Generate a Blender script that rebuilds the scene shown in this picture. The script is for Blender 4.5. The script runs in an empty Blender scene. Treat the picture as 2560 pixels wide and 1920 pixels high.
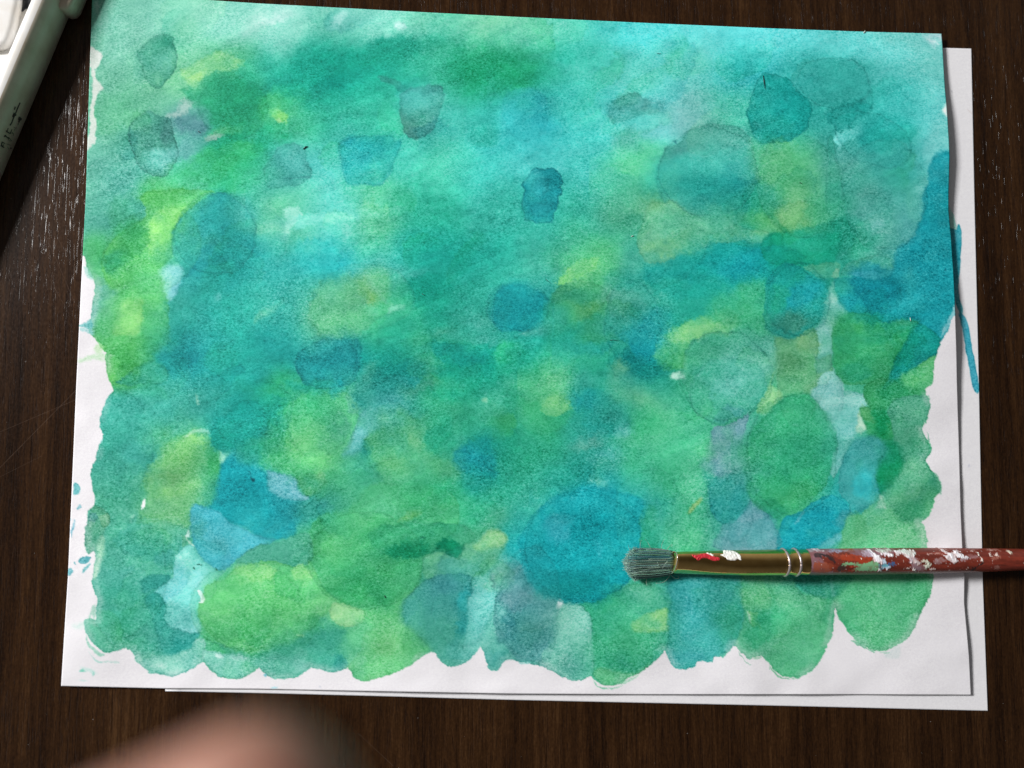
import bpy, bmesh, math, random
import numpy as np
from mathutils import Vector, Matrix
S = bpy.context.scene
# ---------------------------------------------------------------- camera, light, exposure
# Sizes in metres. Outlines and positions are traced in image pixels (1 pixel = 0.22 mm on the table);
# at(x, y, z) gives the place on the table (or at height z above it) seen at such a pixel.
F = 1661.0; CX, CY = 1106.0, 829.5; CAMH = .367
zc = Vector((.0448, .0777, .9960)).normalized()            # the table's up, seen from the camera
xw = (Vector((1, 0, 0))-zc*zc.x).normalized(); yw = zc.cross(xw)
ROT = Matrix((xw, yw, zc))                                  # camera axes -> world axes
CAM = Vector((0, 0, CAMH))
cd = bpy.data.cameras.new('camera'); cam = bpy.data.objects.new('camera', cd)
S.collection.objects.link(cam); S.camera = cam
cam.matrix_world = Matrix.Translation(CAM) @ ROT.to_4x4()
cd.sensor_width = 36; cd.lens = F/2212*36; cd.clip_start = .004; cd.clip_end = 30
cd.dof.use_dof = True; cd.dof.focus_distance = .368; cd.dof.aperture_fstop = 4.8
def ray(x, y):
    return (ROT @ Vector(((x-CX)/F, -(y-CY)/F, -1)))
def at(x, y, z=0.0):
    d = ray(x, y); t = (z-CAMH)/d.z
    return CAM+d*t
def at_np(x, y, z):
    R = np.array(ROT); d0 = (x-CX)/F; d1 = -(y-CY)/F
    dx = R[0, 0]*d0+R[0, 1]*d1-R[0, 2]; dy = R[1, 0]*d0+R[1, 1]*d1-R[1, 2]; dz = R[2, 0]*d0+R[2, 1]*d1-R[2, 2]
    t = (z-CAMH)/dz
    return dx*t, dy*t
W = bpy.data.worlds.new('World'); S.world = W; W.use_nodes = True
# the room: dim overhead, paler towards its walls and the window side
wn, wl = W.node_tree.nodes, W.node_tree.links
wt = wn.new('ShaderNodeTexCoord'); wsx = wn.new('ShaderNodeSeparateXYZ'); wl.new(wt.outputs['Generated'], wsx.inputs[0])
wr_ = wn.new('ShaderNodeValToRGB'); wl.new(wsx.outputs[2], wr_.inputs[0])
wr_.color_ramp.elements.new(.5)
for q_, (p_, c_) in zip(wr_.color_ramp.elements, [(0, (.34, .34, .35, 1)), (.5, (.22, .223, .232, 1)), (.88, (.072, .068, .062, 1))]):
    q_.position = p_; q_.color = c_
wd_ = wn.new('ShaderNodeVectorMath'); wd_.operation = 'DOT_PRODUCT'; wl.new(wt.outputs['Generated'], wd_.inputs[0]); wd_.inputs[1].default_value = (-.78, .50, 0)
wm_ = wn.new('ShaderNodeMapRange'); wl.new(wd_.outputs['Value'], wm_.inputs[0])
for i_, v_ in ((1, -.9), (2, .9), (3, .15), (4, 1.7)): wm_.inputs[i_].default_value = v_
wl.new(wr_.outputs[0], wn['Background'].inputs[0]); wl.new(wm_.outputs[0], wn['Background'].inputs[1])
ld = bpy.data.lights.new('window_light', 'AREA'); lamp = bpy.data.objects.new('window_light', ld)
S.collection.objects.link(lamp); ld.shape = 'RECTANGLE'; ld.size = .55; ld.size_y = .60
ld.energy = 131; ld.color = (1, .985, .97)
lamp.location = (-2.28, 1.02, 1.66)
lamp.rotation_euler = (-lamp.location).to_track_quat('-Z', 'Y').to_euler()
S.view_settings.view_transform = 'Standard'; S.view_settings.look = 'None'
S.view_settings.exposure = 0; S.view_settings.gamma = 1
S.render.engine = 'CYCLES'

# ---------------------------------------------------------------- helpers
def put(name, me, mat=None, parent=None, smooth=True, **tags):
    o = bpy.data.objects.new(name, me); S.collection.objects.link(o)
    if mat: me.materials.append(mat)
    if parent: o.parent = parent
    if smooth:
        me.polygons.foreach_set('use_smooth', [True]*len(me.polygons))
    for k, v in tags.items(): o[k] = v
    return o
def mesh(name, v, f):
    me = bpy.data.meshes.new(name)
    me.from_pydata([tuple(p) for p in v], [], f); me.update(); return me
def empty(name, loc, **tags):
    o = bpy.data.objects.new(name, None); S.collection.objects.link(o); o.location = loc
    o.empty_display_size = .01
    for k, v in tags.items(): o[k] = v
    return o
def child(name, me, mat, parent, **k):       # mesh given in world coordinates
    o = put(name, me, mat, None, **k); o.parent = parent
    o.matrix_parent_inverse = Matrix.Translation(parent.location).inverted(); return o
def mat(name, base=(.5, .5, .5), rough=.5, metal=0, spec=.5):
    m = bpy.data.materials.new(name); m.use_nodes = True
    b = m.node_tree.nodes['Principled BSDF']
    b.inputs['Base Color'].default_value = (*base, 1); b.inputs['Roughness'].default_value = rough
    b.inputs['Metallic'].default_value = metal; b.inputs['Specular IOR Level'].default_value = spec
    return m, m.node_tree.nodes, m.node_tree.links, b
def nd(N, t, **k):
    n = N.new(t)
    for a, v in k.items():
        if a.startswith('i_'):
            key = a[2:]; n.inputs[int(key) if key.isdigit() else key.replace('_', ' ')].default_value = v
        else: setattr(n, a, v)
    return n
def noise_of(N, L, vec, scale, detail=2, rough=.5, dist=0):
    n = nd(N, 'ShaderNodeTexNoise', i_Scale=scale, i_Detail=detail, i_Roughness=rough, i_Distortion=dist)
    L.new(vec, n.inputs['Vector']); return n.outputs['Fac']
def stretched(N, L, vec, sx, sy, rot=0):
    m = nd(N, 'ShaderNodeMapping'); m.inputs['Scale'].default_value = (sx, sy, 1); m.inputs['Rotation'].default_value = (0, 0, rot)
    L.new(vec, m.inputs['Vector']); return m.outputs[0]
def math_(N, L, op, a, b=None, c=None, clamp=False):
    n = nd(N, 'ShaderNodeMath', operation=op, use_clamp=clamp)
    for i, v in enumerate((a, b, c)):
        if v is None: continue
        if isinstance(v, (int, float)): n.inputs[i].default_value = v
        else: L.new(v, n.inputs[i])
    return n.outputs[0]
def ramp(N, L, fac, stops):
    n = nd(N, 'ShaderNodeValToRGB'); e = n.color_ramp.elements
    while len(e) < len(stops): e.new(.5)
    for q, (p, c) in zip(e, stops): q.position = p; q.color = (*c, 1) if len(c) == 3 else c
    L.new(fac, n.inputs[0]); return n.outputs[0]
def mixc(N, L, fac, a, b, mode='MIX'):
    n = nd(N, 'ShaderNodeMix', data_type='RGBA', blend_type=mode)
    for i, v in ((0, fac), (6, a), (7, b)):
        if isinstance(v, (int, float)): n.inputs[i].default_value = v
        elif isinstance(v, tuple): n.inputs[i].default_value = (*v, 1)
        else: L.new(v, n.inputs[i])
    return n.outputs[2]
def lin(c):
    c = np.asarray(c, float)
    return np.where(c <= .04045, c/12.92, ((c+.055)/1.055)**2.4)
def grid_mesh(name, P):                       # P: rows x cols x 3
    r, c = P.shape[:2]; me = bpy.data.meshes.new(name)
    me.vertices.add(r*c); me.vertices.foreach_set('co', P.reshape(-1).astype(np.float32))
    i = np.arange((r-1)*(c-1)); q = i//(c-1)*c+i % (c-1)
    idx = np.stack([q, q+c, q+c+1, q+1], 1).astype(np.int32)   # rows run down the sheet
    n = len(idx)
    me.loops.add(n*4); me.loops.foreach_set('vertex_index', idx.reshape(-1))
    me.polygons.add(n); me.polygons.foreach_set('loop_start', np.arange(0, n*4, 4, dtype=np.int32))
    me.update(calc_edges=True); return me
def set_colour(me, rgb, name='paint'):
    a = me.color_attributes.new(name, 'FLOAT_COLOR', 'POINT')
    v = np.ones((len(me.vertices), 4), np.float32); v[:, :3] = rgb.reshape(-1, 3)
    a.data.foreach_set('color', v.reshape(-1))
def tube(path, rad, n=5):                    # path: list of Vectors; rad: list of radii
    V, Fc = [], []
    for k, p in enumerate(path):
        t = (path[min(k+1, len(path)-1)]-path[max(k-1, 0)]).normalized()
        a = t.orthogonal().normalized() if abs(t.z) > .9 else t.cross(Vector((0, 0, 1))).normalized()
        b = t.cross(a)
        for j in range(n):
            w = 2*math.pi*j/n; V.append(p+(a*math.cos(w)+b*math.sin(w))*rad[k])
    for k in range(len(path)-1):
        for j in range(n):
            Fc.append((k*n+j, k*n+(j+1) % n, (k+1)*n+(j+1) % n, (k+1)*n+j))
    Fc.append(tuple(range(n))[::-1]); Fc.append(tuple((len(path)-1)*n+j for j in range(n)))
    return V, Fc
class Bag:
    def __init__(s): s.v, s.f = [], []
    def add(s, vf):
        o = len(s.v); s.v += list(vf[0]); s.f += [tuple(i+o for i in f) for f in vf[1]]
    def mesh(s, name): return mesh(name, s.v, s.f)
# ---------------------------------------------------------------- the painting: washes and dabs
RNG = np.random.default_rng(7)
def hexc(s):
    return np.array([int(s[i:i+2], 16)/255 for i in (0, 2, 4)])
# broad washes: colours judged by eye every 111 x 104 image pixels
WX = [55+110.6*k for k in range(1, 19)]
WY = [52+103.7*m for m in range(14)]
WASH = """
6fbfa5 68b39a 6cc2a8 7ccab4 7fcfbb 74c8b2 72cab5 62c7a6 74d3a8 67cfae 4ad0bb 46d2cc 5fd3ca 5fdfdb 5cd8d5 58d8d4 68c9c0 7fcfc8
6cb79b 62b394 6cc493 46b180 2fb59a 12a78c 20ab8e 3db899 1ca577 2cb78f 48c9b5 58cfc0 5fcfc3 2fbdbb 30b5ad 2fafa4 4fc0b8 66c6bc
6cb79b 4aa57f 5aab9b 109a6c 3bb280 24a98c 35c2a2 3fb8a2 36c7b9 2fbfc0 3fd0c4 55d3cf 66b9b3 40bfa5 22ada0 2dada0 30b5ad 5ac8c3
5fb39a 50b09c 45bda0 22b484 3fb3a6 4cc9bd 30bfb5 4cd6b5 3acbbd 42c4bd 47c6bb 4fcf9f 45c9b8 3bbfae 55c283 45a699 28a396 55b9b5
4fa891 3fa78e 7ad45f 1f9a96 5cc698 5cd6c3 55c99a 25b192 30b6a0 2bb09c 2fb096 50b088 3fae87 23a483 73bd6d 33a586 47a698 3aa5a8
50a88e 45bb58 3eb0a0 189b9a 43c0b2 25bcb8 3ab8aa 13ab97 27b39c 3cb79d 55c77f 45b79c 12a893 10abab 12a882 28a58c 3ba798 0f98a8
5aaa98 70cf60 35ac9a 20ab9a 3bb9a2 55ad80 3fc28a 1aa78a 38ad97 1fa39c 2f9e72 45a68e 20a88f 38b27f 2ba39b 34ad86 109c92 19aab8
6cc060 45b04c 189a9f 1eab9a 1ca198 109a99 15a28f 3db07a 0fa58c 22b79a 2cb48e 0a9a97 35ab75 6cc9b3 5ba774 2ca968 10a078 60bf80
3ab39f 3ab39f 37a592 19a396 2bb077 4bb880 3fafa9 2fa77a 38b08a 3ab67a 1fa68b 4fb487 3cb990 3fb792 3fc58a 5cc0ab 3aab73 50b080
3aa590 37a28c 5cba5c 2fb0a6 38b572 5fcd74 39a782 48b47f 20a090 2bab81 2aa293 3cb98a 48bd8d 4aa392 23a577 33a58e 139b68 4aaa80
4caa8c 3fa988 69b876 0b96a2 1999a5 35a57e 45b07d 35b37c 2cb588 35b49b 13aeb3 25aaa6 45bd8b 2a9d98 3fb578 1fa8a8 5fb886 60b888
4caa93 45a793 3fae9c 3fb0ae 3fab8c 4bb872 2aa06c 3fa880 62b98e 12abae 0aa0ab 2ab39f 45c48e 5aa3a5 0fa3b0 4bbf85 72d395 72d395
45a98c 45b399 6fdccd 5fca72 62d070 6fca80 5cc878 3aa091 5ad0c7 4f9f9b 10a08a 45bb92 2fa5a0 43b288 4fbb85 3fb47b 45b67b 45b67b
50b394 4ab394 3fa898 40b078 38a585 3ba888 62c07a 45a98c 70bfae 3f9b8c 45ba90 3aae78 45bfae 50ad83 48b57c 48b57c 45b67b 45b67b
"""
WASH = np.array([[hexc(h) for h in r.split()] for r in WASH.strip().splitlines()])
OUTLINE = """100,-60 1100,-80 2250,-60 2250,300 2250,600 2240,650 2100,672 2061,682 2049,710 2034,737 2024,757 2020,785 2016,829 2009,832 1999,842 2008,865 2011,885 2004,905
1994,925 1996,937 2009,955 2013,970 2006,990 2001,995 2008,1010 2019,1025 2029,1042 2031,1062 2019,1080 2016,1100 2004,1115 1986,1127
1994,1137 2000,1160 2003,1185 2012,1215 2019,1244 2019,1259 2009,1289 1994,1314 1981,1342 1969,1367 1951,1387 1924,1400 1899,1407
1874,1399 1849,1384 1831,1362 1816,1337 1806,1312 1804,1330 1799,1354 1789,1392 1776,1417 1759,1442 1739,1457 1714,1464 1684,1457
1659,1434 1651,1419 1638,1417 1621,1424 1603,1414 1588,1394 1581,1399 1563,1417 1543,1419 1541,1430 1526,1430 1511,1428 1503,1439
1481,1446 1461,1444 1448,1437 1442,1419 1443,1407 1438,1405 1423,1422 1406,1437 1381,1452 1356,1462 1338,1477 1318,1482 1298,1477
1283,1467 1278,1458 1266,1464 1246,1470 1218,1465 1196,1454 1178,1442 1156,1437 1138,1432 1121,1429 1106,1427 1088,1432 1080,1444
1068,1449 1053,1442 1049,1417 1038,1397 1025,1414 1008,1432 985,1441 963,1437 948,1422 935,1407 913,1419 890,1434 853,1454 838,1460
810,1465 788,1469 768,1464 755,1449 748,1443 725,1450 703,1450 673,1442 653,1457 633,1467 610,1470 585,1464 568,1454 560,1442
537,1459 512,1466 487,1466 465,1457 447,1442 437,1432 412,1447 387,1457 362,1460 337,1457 312,1447 295,1429 285,1409 267,1404
245,1409 230,1412 215,1404 197,1387 185,1367 180,1342 197,1337 207,1339 205,1319 210,1299 205,1277 200,1244 204,1209 200,1189
190,1197 184,1184 184,1149 190,1124 192,1107 205,1094 207,1079 200,1062 196,1034 196,1014 205,989 212,967 217,959 224,947 216,922
216,902 225,877 240,852 247,842 240,829 232,815 226,790 226,772 230,762 217,747 207,730 197,725 190,713 190,698 196,690 199,675
197,657 202,640 204,620 202,602 192,595 184,570 181,555 160,550 110,545 100,500 100,200"""
# dabs. T i j: origin of the image coordinates that follow; P: polygon; E: ellipse. colour, opacity, softness, dark rim
DABS = """
T 0 0
P 805,0|850,30|845,110|820,60;c8dfd2;.5;4;0
E 1700,150,420,160,0;74c5ad;.5;40;0
E 1040,640,160,60,-15;55a585;.4;20;0
P 830,850|1250,760|1500,900|1350,960|1150,1000|1120,1110|830,1150;58b488;.5;20;0
P 1350,310|1430,293|1515,320|1500,370|1512,440|1535,500|1530,570|1490,650|1440,700|1400,750|1350,765|1290,720|1235,660|1210,560|1185,460|1240,400|1280,350;3a9c80;.8;1.5;.2
E 1400,570,95,80,-20;62bba5;.55;10;0
E 1430,350,60,45,0;2a9a7c;.6;6;0
P 1200,1000|1300,965|1350,1000|1440,1010|1490,1060|1500,1150|1520,1260|1540,1340|1500,1430|1450,1500|1370,1525|1280,1490|1200,1440|1160,1350|1140,1280|1110,1170|1130,1080;3c9581;.75;1.5;.2
E 1370,1370,150,90,-15;62c4b4;.7;14;0
E 1440,1120,55,110,-15;3a7c76;.6;8;0
E 1290,1050,90,50,0;45a78a;.6;10;0
E 1650,1070,150,130,20;4c8c8e;.8;16;0
E 1620,1280,170,80,-20;58a6a0;.6;14;0
P 1460,1000|1540,960|1630,870|1700,900|1590,990|1510,1040;a6c2b8;.55;5;0
E 1850,1180,95,38,-30;93b2a4;.7;6;0
P 1560,620|1700,510|1900,450|2070,480|2100,570|1900,600|1780,680|1690,745|1600,700;84cc80;.7;10;0
E 1700,650,80,38,-20;a6da6c;.7;8;0
P 1590,780|1720,720|1870,620|2050,600|2250,680|2330,800|2320,980|2200,1080|1980,1090|1830,1050|1800,930|1680,870;24a273;.70;8;.06
E 2080,850,160,150,0;169a70;.5;20;0
P 1260,1659|1300,1560|1450,1480|1700,1340|1900,1280|2150,1200|2300,1250|2200,1450|2000,1600|1800,1659;33b66a;.6;18;0
E 1950,1120,130,40,-10;45b376;.7;12;0
T 1 0
E 120,140,130,45,-20;c4e2da;.7;8;0
E 740,170,60,55,30;a8dccb;.7;6;0
E 1245,225,48,38,0;d8ecec;.85;4;0
E 1180,300,350,70,-5;78ccb6;.5;16;0
P -150,560|200,500|380,430|560,360|760,370|900,400|1050,340|1200,300|1400,240|1650,230|2000,240|2212,240|2212,420|1900,480|1600,420|1300,480|1000,520|600,720|300,900|0,820;1cab8c;.35;22;0
P 300,620|520,400|820,420|1180,330|1440,420|1300,600|900,720|620,800|420,860|250,800;0fa58a;.6;24;0
E 1850,620,290,170,0;12a374;.8;28;0
E 1200,400,200,80,0;159e86;.5;14;0
E 1450,420,200,120,-10;1fa884;.4;20;0
P 1060,660|1150,670|1220,690|1300,760|1310,800|1240,790|1180,730|1090,700;2c8d80;.55;4;.05
P 1300,780|1360,755|1450,740|1510,722|1590,740|1605,790|1625,850|1615,920|1600,1000|1550,1090|1500,1150|1430,1185|1330,1190|1290,1150|1265,1070|1250,960|1245,850;3e8f86;.8;1.5;.12
E 1420,870,140,55,-3;4cbdb4;.75;10;0
E 1390,1060,120,90,10;3a8379;.5;12;0
E 200,900,180,110,-30;48b76a;.7;18;0
E 190,1000,60,60,0;86d65a;.8;8;0
E 190,1045,24,16,0;c8e89a;.9;3;0
E 140,1180,170,110,-25;14a67c;.7;20;0
E 880,980,300,160,-15;32bfa0;.4;26;0
P 720,1260|820,1180|980,1170|1160,1170|1200,1230|1250,1210|1240,1300|1200,1400|1170,1500|1080,1590|950,1605|820,1595|760,1530|740,1420;0fa3ab;.62;3;.1
E 950,1390,120,80,-10;18b4be;.5;14;0
P 220,1260|330,1240|430,1280|470,1380|485,1480|440,1560|300,1620|120,1620|60,1540|80,1430|150,1330;3a9c92;.6;3;.1
E 300,1380,90,60,-60;379086;.5;6;0
E 400,1450,70,55,-30;5cc2b6;.5;8;0
P 250,1545|340,1530|470,1520|470,1532|340,1545;2f7f80;.6;1.5;0
E 1700,1000,260,120,20;48cfbd;.5;26;0
E 1050,1470,220,120,-20;50d2a8;.5;24;0
E 2180,980,90,180,0;2cb2b0;.5;22;0
T 2 0
E -60,600,210,150,0;24b079;.6;30;0
E 200,870,200,80,0;33ab98;.4;20;0
E 80,1000,240,170,-15;2cb6b6;.6;24;0
E 350,250,220,80,0;62d2ae;.5;20;0
E 560,480,300,90,10;1fb79c;.5;30;0
E 1050,300,300,110,5;3fd2d2;.6;24;0
E 1350,560,420,130,5;52bfae;.35;30;0
E 1900,260,420,150,0;5ce0e0;.6;34;0
E 1990,600,180,110,0;26b6b8;.6;20;0
E 1900,920,170,110,-20;55cfa8;.5;20;0
P 840,1000|845,920|890,860|1000,805|1090,800|1130,860|1200,890|1290,900|1290,960|1180,1000|1080,1010|960,1050|870,1070;3f9a91;.6;4;.06
E 1230,950,110,55,5;4f9c9a;.5;8;0
E 1530,960,150,90,-15;7db4b2;.65;12;0
E 1350,1100,200,90,-10;6fbdb8;.55;16;0
P 860,1230|920,1150|1040,1120|1150,1150|1100,1250|1180,1290|1050,1320|900,1300;4baaa2;.5;8;0
E 1080,1380,200,110,-10;5fd99a;.7;18;0
P 100,1659|60,1600|120,1520|170,1470|200,1455|270,1462|320,1440|400,1490|440,1560|415,1600|430,1659|390,1700|385,1800|350,1840|340,1900|220,1930|150,1900|120,1910|90,1850|60,1780|85,1720;0f8f99;.72;1.5;.2
E 230,1610,75,60,20;2fb3b4;.45;5;.1
E 240,1790,80,70,-10;27aaae;.45;5;.1
E 330,1560,60,50,0;0a868f;.5;6;0
P 1300,1320|1350,1270|1440,1210|1480,1160|1560,1100|1680,1080|1840,1075|1940,1090|2010,1150|2080,1240|2110,1350|2110,1500|2060,1700|2000,1900|1860,1980|1720,2040|1600,2020|1480,1950|1350,1800|1270,1659|1250,1560|1255,1440;3fa593;.6;2;.1
E 1800,1190,230,80,5;5bb2a2;.5;16;0
E 1450,1300,120,60,-20;4c928b;.6;10;0
E 1640,1420,340,70,-3;42cbb8;.75;18;0
E 1560,1590,320,110,5;12a496;.75;20;0
E 1960,1640,140,120,0;0f9f98;.5;20;0
P 2080,1659|2110,1500|2110,1350|2080,1250|2212,1270|2450,1220|2430,1500|2300,1659;66bf6a;.22;14;0
P 1380,1212|1405,1210|1418,1224|1400,1222;1d7780;.8;1;0
T 3 0
P -47,640|-95,740|-148,830|-172,1000|-132,1160|-60,1235|0,1250|60,1250|200,1210|300,1130|385,960|370,900|280,820|220,730|170,680|90,650|40,634|0,628;0f9f95;.78;2;.12
E 60,1100,180,80,10;22a492;.4;14;0
P 190,660|260,590|300,540|420,500|560,475|700,500|830,560|900,650|920,760|880,850|700,890|560,900|380,920|300,830|220,760;2ea79c;.6;6;.05
E 560,620,220,90,15;2da89c;.4;12;0
P 540,1050|560,980|640,910|760,880|900,890|860,960|760,1020|650,1110|560,1150;159c92;.65;5;.08
P 760,1090|900,1010|1050,990|1180,1030|1250,1110|1240,1200|1120,1260|960,1320|850,1320|780,1250;1ba59c;.6;9;.03
E 950,1180,130,110,20;10a096;.5;12;0
E 690,1160,140,60,-25;62cfc6;.65;8;0
E 600,1210,50,60,0;6fd8d0;.6;6;0
P 1300,1659|1380,1560|1390,1440|1350,1300|1400,1150|1500,1000|1580,1000|1580,1290|1500,1320|1440,1350|1390,1430|1370,1500|1400,1540|1370,1659;6cc6c0;.6;6;0
P 1340,290|1500,290|1500,340|1420,320|1450,400|1360,330;c9dbe0;.8;3;0
P 1370,330|1440,350|1480,390|1440,365|1375,345;e3efef;.8;1;0
P 1520,910|1545,890|1550,1000|1515,960;f2f6ea;.95;1.5;0
E 950,350,260,70,0;70c3b8;.4;16;0
P 1565,1285|1490,1310|1430,1360|1390,1450|1385,1560|1360,1659|1340,1900|1240,2050|1130,2100|1090,2200|1060,2340|1020,2420|900,2410|760,2390|700,2440|760,2520|850,2640|900,2740|1000,2790|1160,2750|1240,2760|1300,2780|1240,2880|1170,3000|1110,3100|1080,3250|1130,3260|1260,3180|1440,3060|1520,2940|1620,2720|1670,2400|1650,1800|1590,1400;1199ab;.85;2.5;.05
P -160,1300|0,1255|190,1215|200,1400|150,1659|110,1800|60,1760|-40,1640|-160,1500;6cc272;.32;18;0
E 190,1450,60,170,5;3fae67;.5;12;0
P 520,1190|560,1200|600,1390|640,1430|665,1580|650,1659|700,1900|720,2100|640,2200|560,2000|500,1700|500,1450;2da38c;.45;3;.12
E 1050,1500,200,90,0;279f93;.5;20;0
E 650,1420,100,60,0;58ab9e;.4;10;0
T 0 1
P 1250,0|1850,0|1750,60|1600,180|1540,260|1500,350|1500,480|1480,560|1400,650|1370,700|1300,760|1100,800|1000,810|920,770|880,660|890,560|940,440|1050,340|1180,260|1250,200;5fc65a;.75;3;.05
E 1500,50,220,60,0;3fae4a;.7;14;0
P 1330,150|1500,140|1600,150|1520,300|1490,430|1380,520|1280,560|1230,500|1220,380|1290,260;8ada5f;.75;7;0
E 1150,400,80,150,25;2ea050;.75;14;0
E 980,600,80,120,10;279b6c;.75;14;0
E 1300,640,200,70,-20;5fcb60;.5;12;0
E 1120,300,70,90,30;2ea369;.6;12;0
P 1500,350|1540,250|1620,160|1780,60|1900,20|2060,30|2130,100|2200,220|2200,400|2180,520|2100,620|2000,680|1850,740|1700,750|1600,700|1530,600|1490,500;1b9a98;.78;2;.1
E 1840,260,180,90,-10;1b9f9d;.5;16;0
E 1650,420,130,150,0;35b3ad;.4;18;0
E 1900,540,220,90,10;0c9392;.6;18;0
P 1370,720|1440,650|1540,630|1590,690|1540,800|1510,880|1460,950|1410,880|1380,820;7fced0;.9;2.5;0
P 1380,740|1500,640|1560,700|1480,850;9ad3dc;.4;6;0
P 1040,850|1120,800|1370,730|1400,860|1450,970|1450,1080|1460,1300|1330,1400|1340,1440|1300,1480|1220,1470|1120,1570|1030,1640|950,1640|905,1500|910,1400|940,1330|870,1300|830,1200|850,1080|960,960;55c163;.8;2.5;.05
P 1020,970|1210,930|1230,1000|1225,1210|1150,1230|1000,1220|1000,1100;93de6c;.80;4;0
E 920,1150,80,130,10;4ab476;.6;10;0
E 1340,1150,90,140,0;44b573;.7;10;0
E 1350,900,70,130,0;6bd36a;.5;10;0
E 1080,1450,80,80,0;32a04a;.75;10;0
E 1230,1330,120,80,0;68c45c;.5;10;0
E 960,1560,50,110,0;74d45c;.7;8;0
P 890,800|1030,850|960,940|880,1040|830,1160|830,1240|740,1200|690,1180|700,1140|790,1110|800,900;5fb6a6;.7;6;0
E 850,800,60,60,0;63b3a3;.5;10;0
P 1880,890|1900,900|1880,940|1868,915;b6dfe6;.8;2;0
E 1600,1180,160,200,0;1f9f97;.6;24;0
E 1800,1050,120,130,0;1ba392;.5;24;0
E 1450,1450,150,150,0;179ba0;.6;24;0
P 1020,1659|1060,1600|1220,1480|1330,1450|1450,1550|1400,1659;35ab8a;.8;3;.05
E 2100,900,180,200,0;30bea8;.5;30;0
T 1 1
E 60,200,180,180,0;60c698;.5;22;0
P 240,200|340,140|400,160|360,230|300,300|290,400|240,370;b4e6d8;.55;7;0
P 380,200|520,180|850,190|840,240|600,260|430,310|330,330|330,290;70dfca;.6;13;0
E 90,320,120,40,0;84d6b5;.6;8;0
E 790,330,40,60,10;80d8c8;.5;8;0
E 1030,170,140,100,-30;66ce98;.7;12;0
E 1270,70,130,100,0;2db387;.5;14;0
E 480,560,260,150,-10;22bdb8;.6;28;0
E 1330,500,200,90,-20;12a691;.6;22;0
E 1240,700,260,60,0;4cb7a8;.5;16;0
E 880,680,100,50,-20;68c8b8;.5;8;0
P 1340,880|1300,800|1380,740|1500,700|1700,760|1700,850|1600,900|1500,960|1400,980|1320,980;0fa58b;.6;7;0
P 500,860|620,760|800,730|940,740|1000,820|1060,900|1130,960|1160,1010|1100,1060|960,1180|860,1260|700,1270|560,1230|490,1100;58b987;.6;5;.04
E 860,880,140,90,0;4a9f6e;.7;12;0
E 680,980,130,120,0;48a676;.5;14;0
P 930,770|980,800|1040,860|1080,920|1060,970|980,990|940,960;94c858;.6;7;0
E 1100,1010,70,60,20;42c77c;.7;6;0
E 760,1120,160,70,-10;5fcb83;.6;14;0
P 1150,980|1270,960|1270,1010|1180,1040|1140,1080;7bdcba;.75;4;0
P 965,740|1010,800|1090,900|1140,960|1120,970|1050,900|980,820;7ec7ae;.5;2.5;0
P 0,1100|60,1020|250,940|230,980|100,1060|0,1140;6fd2ac;.7;4;0
E 350,900,160,90,-30;2aa79c;.5;16;0
E 180,1200,200,130,-30;1a9f98;.6;24;0
P 380,1380|480,1300|560,1260|700,1270|850,1280|900,1290|915,1380|900,1500|870,1570|820,1659|600,1700|400,1659|350,1560|350,1450;178f92;.65;3;.1
E 620,1330,180,40,0;2bb0aa;.5;10;0
E 860,1400,40,110,0;137f85;.5;6;0
E 1200,1180,130,70,0;20b08c;.5;14;0
E 1540,1110,90,130,0;129e80;.6;16;0
P 1520,1290|1620,1310|1760,1310|1960,1330|2000,1400|1900,1480|1760,1500|1620,1470|1540,1400;0f9c90;.6;10;0
E 1200,1530,110,80,-20;0e9182;.7;16;0
E 1420,1530,130,110,0;58b77c;.75;16;0
E 1280,1640,120,40,0;3aa2a0;.6;10;0
E 1700,1560,180,90,0;0fa587;.6;18;0
E 2150,1400,120,110,0;2fc385;.7;16;0
E 1620,1210,60,20,-10;5cb585;.5;6;0
E 1880,1240,280,50,4;44a998;.5;12;0
P 900,1600|960,1500|1050,1480|1000,1659|960,1659;55ac90;.6;6;0
T 2 1
P 1300,90|1180,90|1150,150|1120,250|1100,350|1090,450|1110,540|1150,600|1230,610|1350,580|1560,520|1700,470|1900,430|2080,440|2212,400|2212,330|2000,320|1900,250|1860,200|1720,230|1600,200|1480,140|1380,70;6abf90;.7;3;.08
E 1220,110,90,50,-20;5ba56c;.5;10;0
E 1400,250,230,60,-5;39a783;.6;12;0
E 1320,470,180,60,-10;84cc82;.6;10;0
E 1650,400,220,50,-15;72c98f;.6;14;0
E 2150,150,130,140,0;48b566;.6;16;0
E 1750,280,130,60,-10;5cc3a2;.6;8;0
P 1900,430|1990,480|2100,485|2212,450|2212,430|2080,440|1990,440;3fa273;.5;2;0
P -20,800|100,810|220,850|320,920|350,1000|350,1070|260,1150|150,1200|20,1200|-120,1180|-160,1000|-150,880|-80,820;0c999e;.72;3;.1
E 50,850,150,70,0;17a3a2;.5;14;0
P 420,760|520,650|600,570|690,560|760,600|700,680|560,740|430,800;76d571;.8;12;0
P 360,940|380,850|480,780|620,760|780,830|820,860|800,960|700,1060|560,1110|440,1150|360,1110;3f9f6d;.65;4;.05
E 580,900,160,70,-10;2c9f78;.5;12;0
E 620,1030,130,40,-25;5aae5c;.6;8;0
E 950,760,150,70,0;18a38c;.7;14;0
E 860,930,110,160,-10;4fa98f;.6;12;0
P 820,890|1000,850|1100,870|1050,950|990,980|960,1080|900,1100|840,1020;57a387;.45;3;.06
P 1000,980|1040,945|1160,940|1300,1060|1310,1120|1200,1110|1080,1080|990,1080;27987d;.5;5;.05
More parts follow.
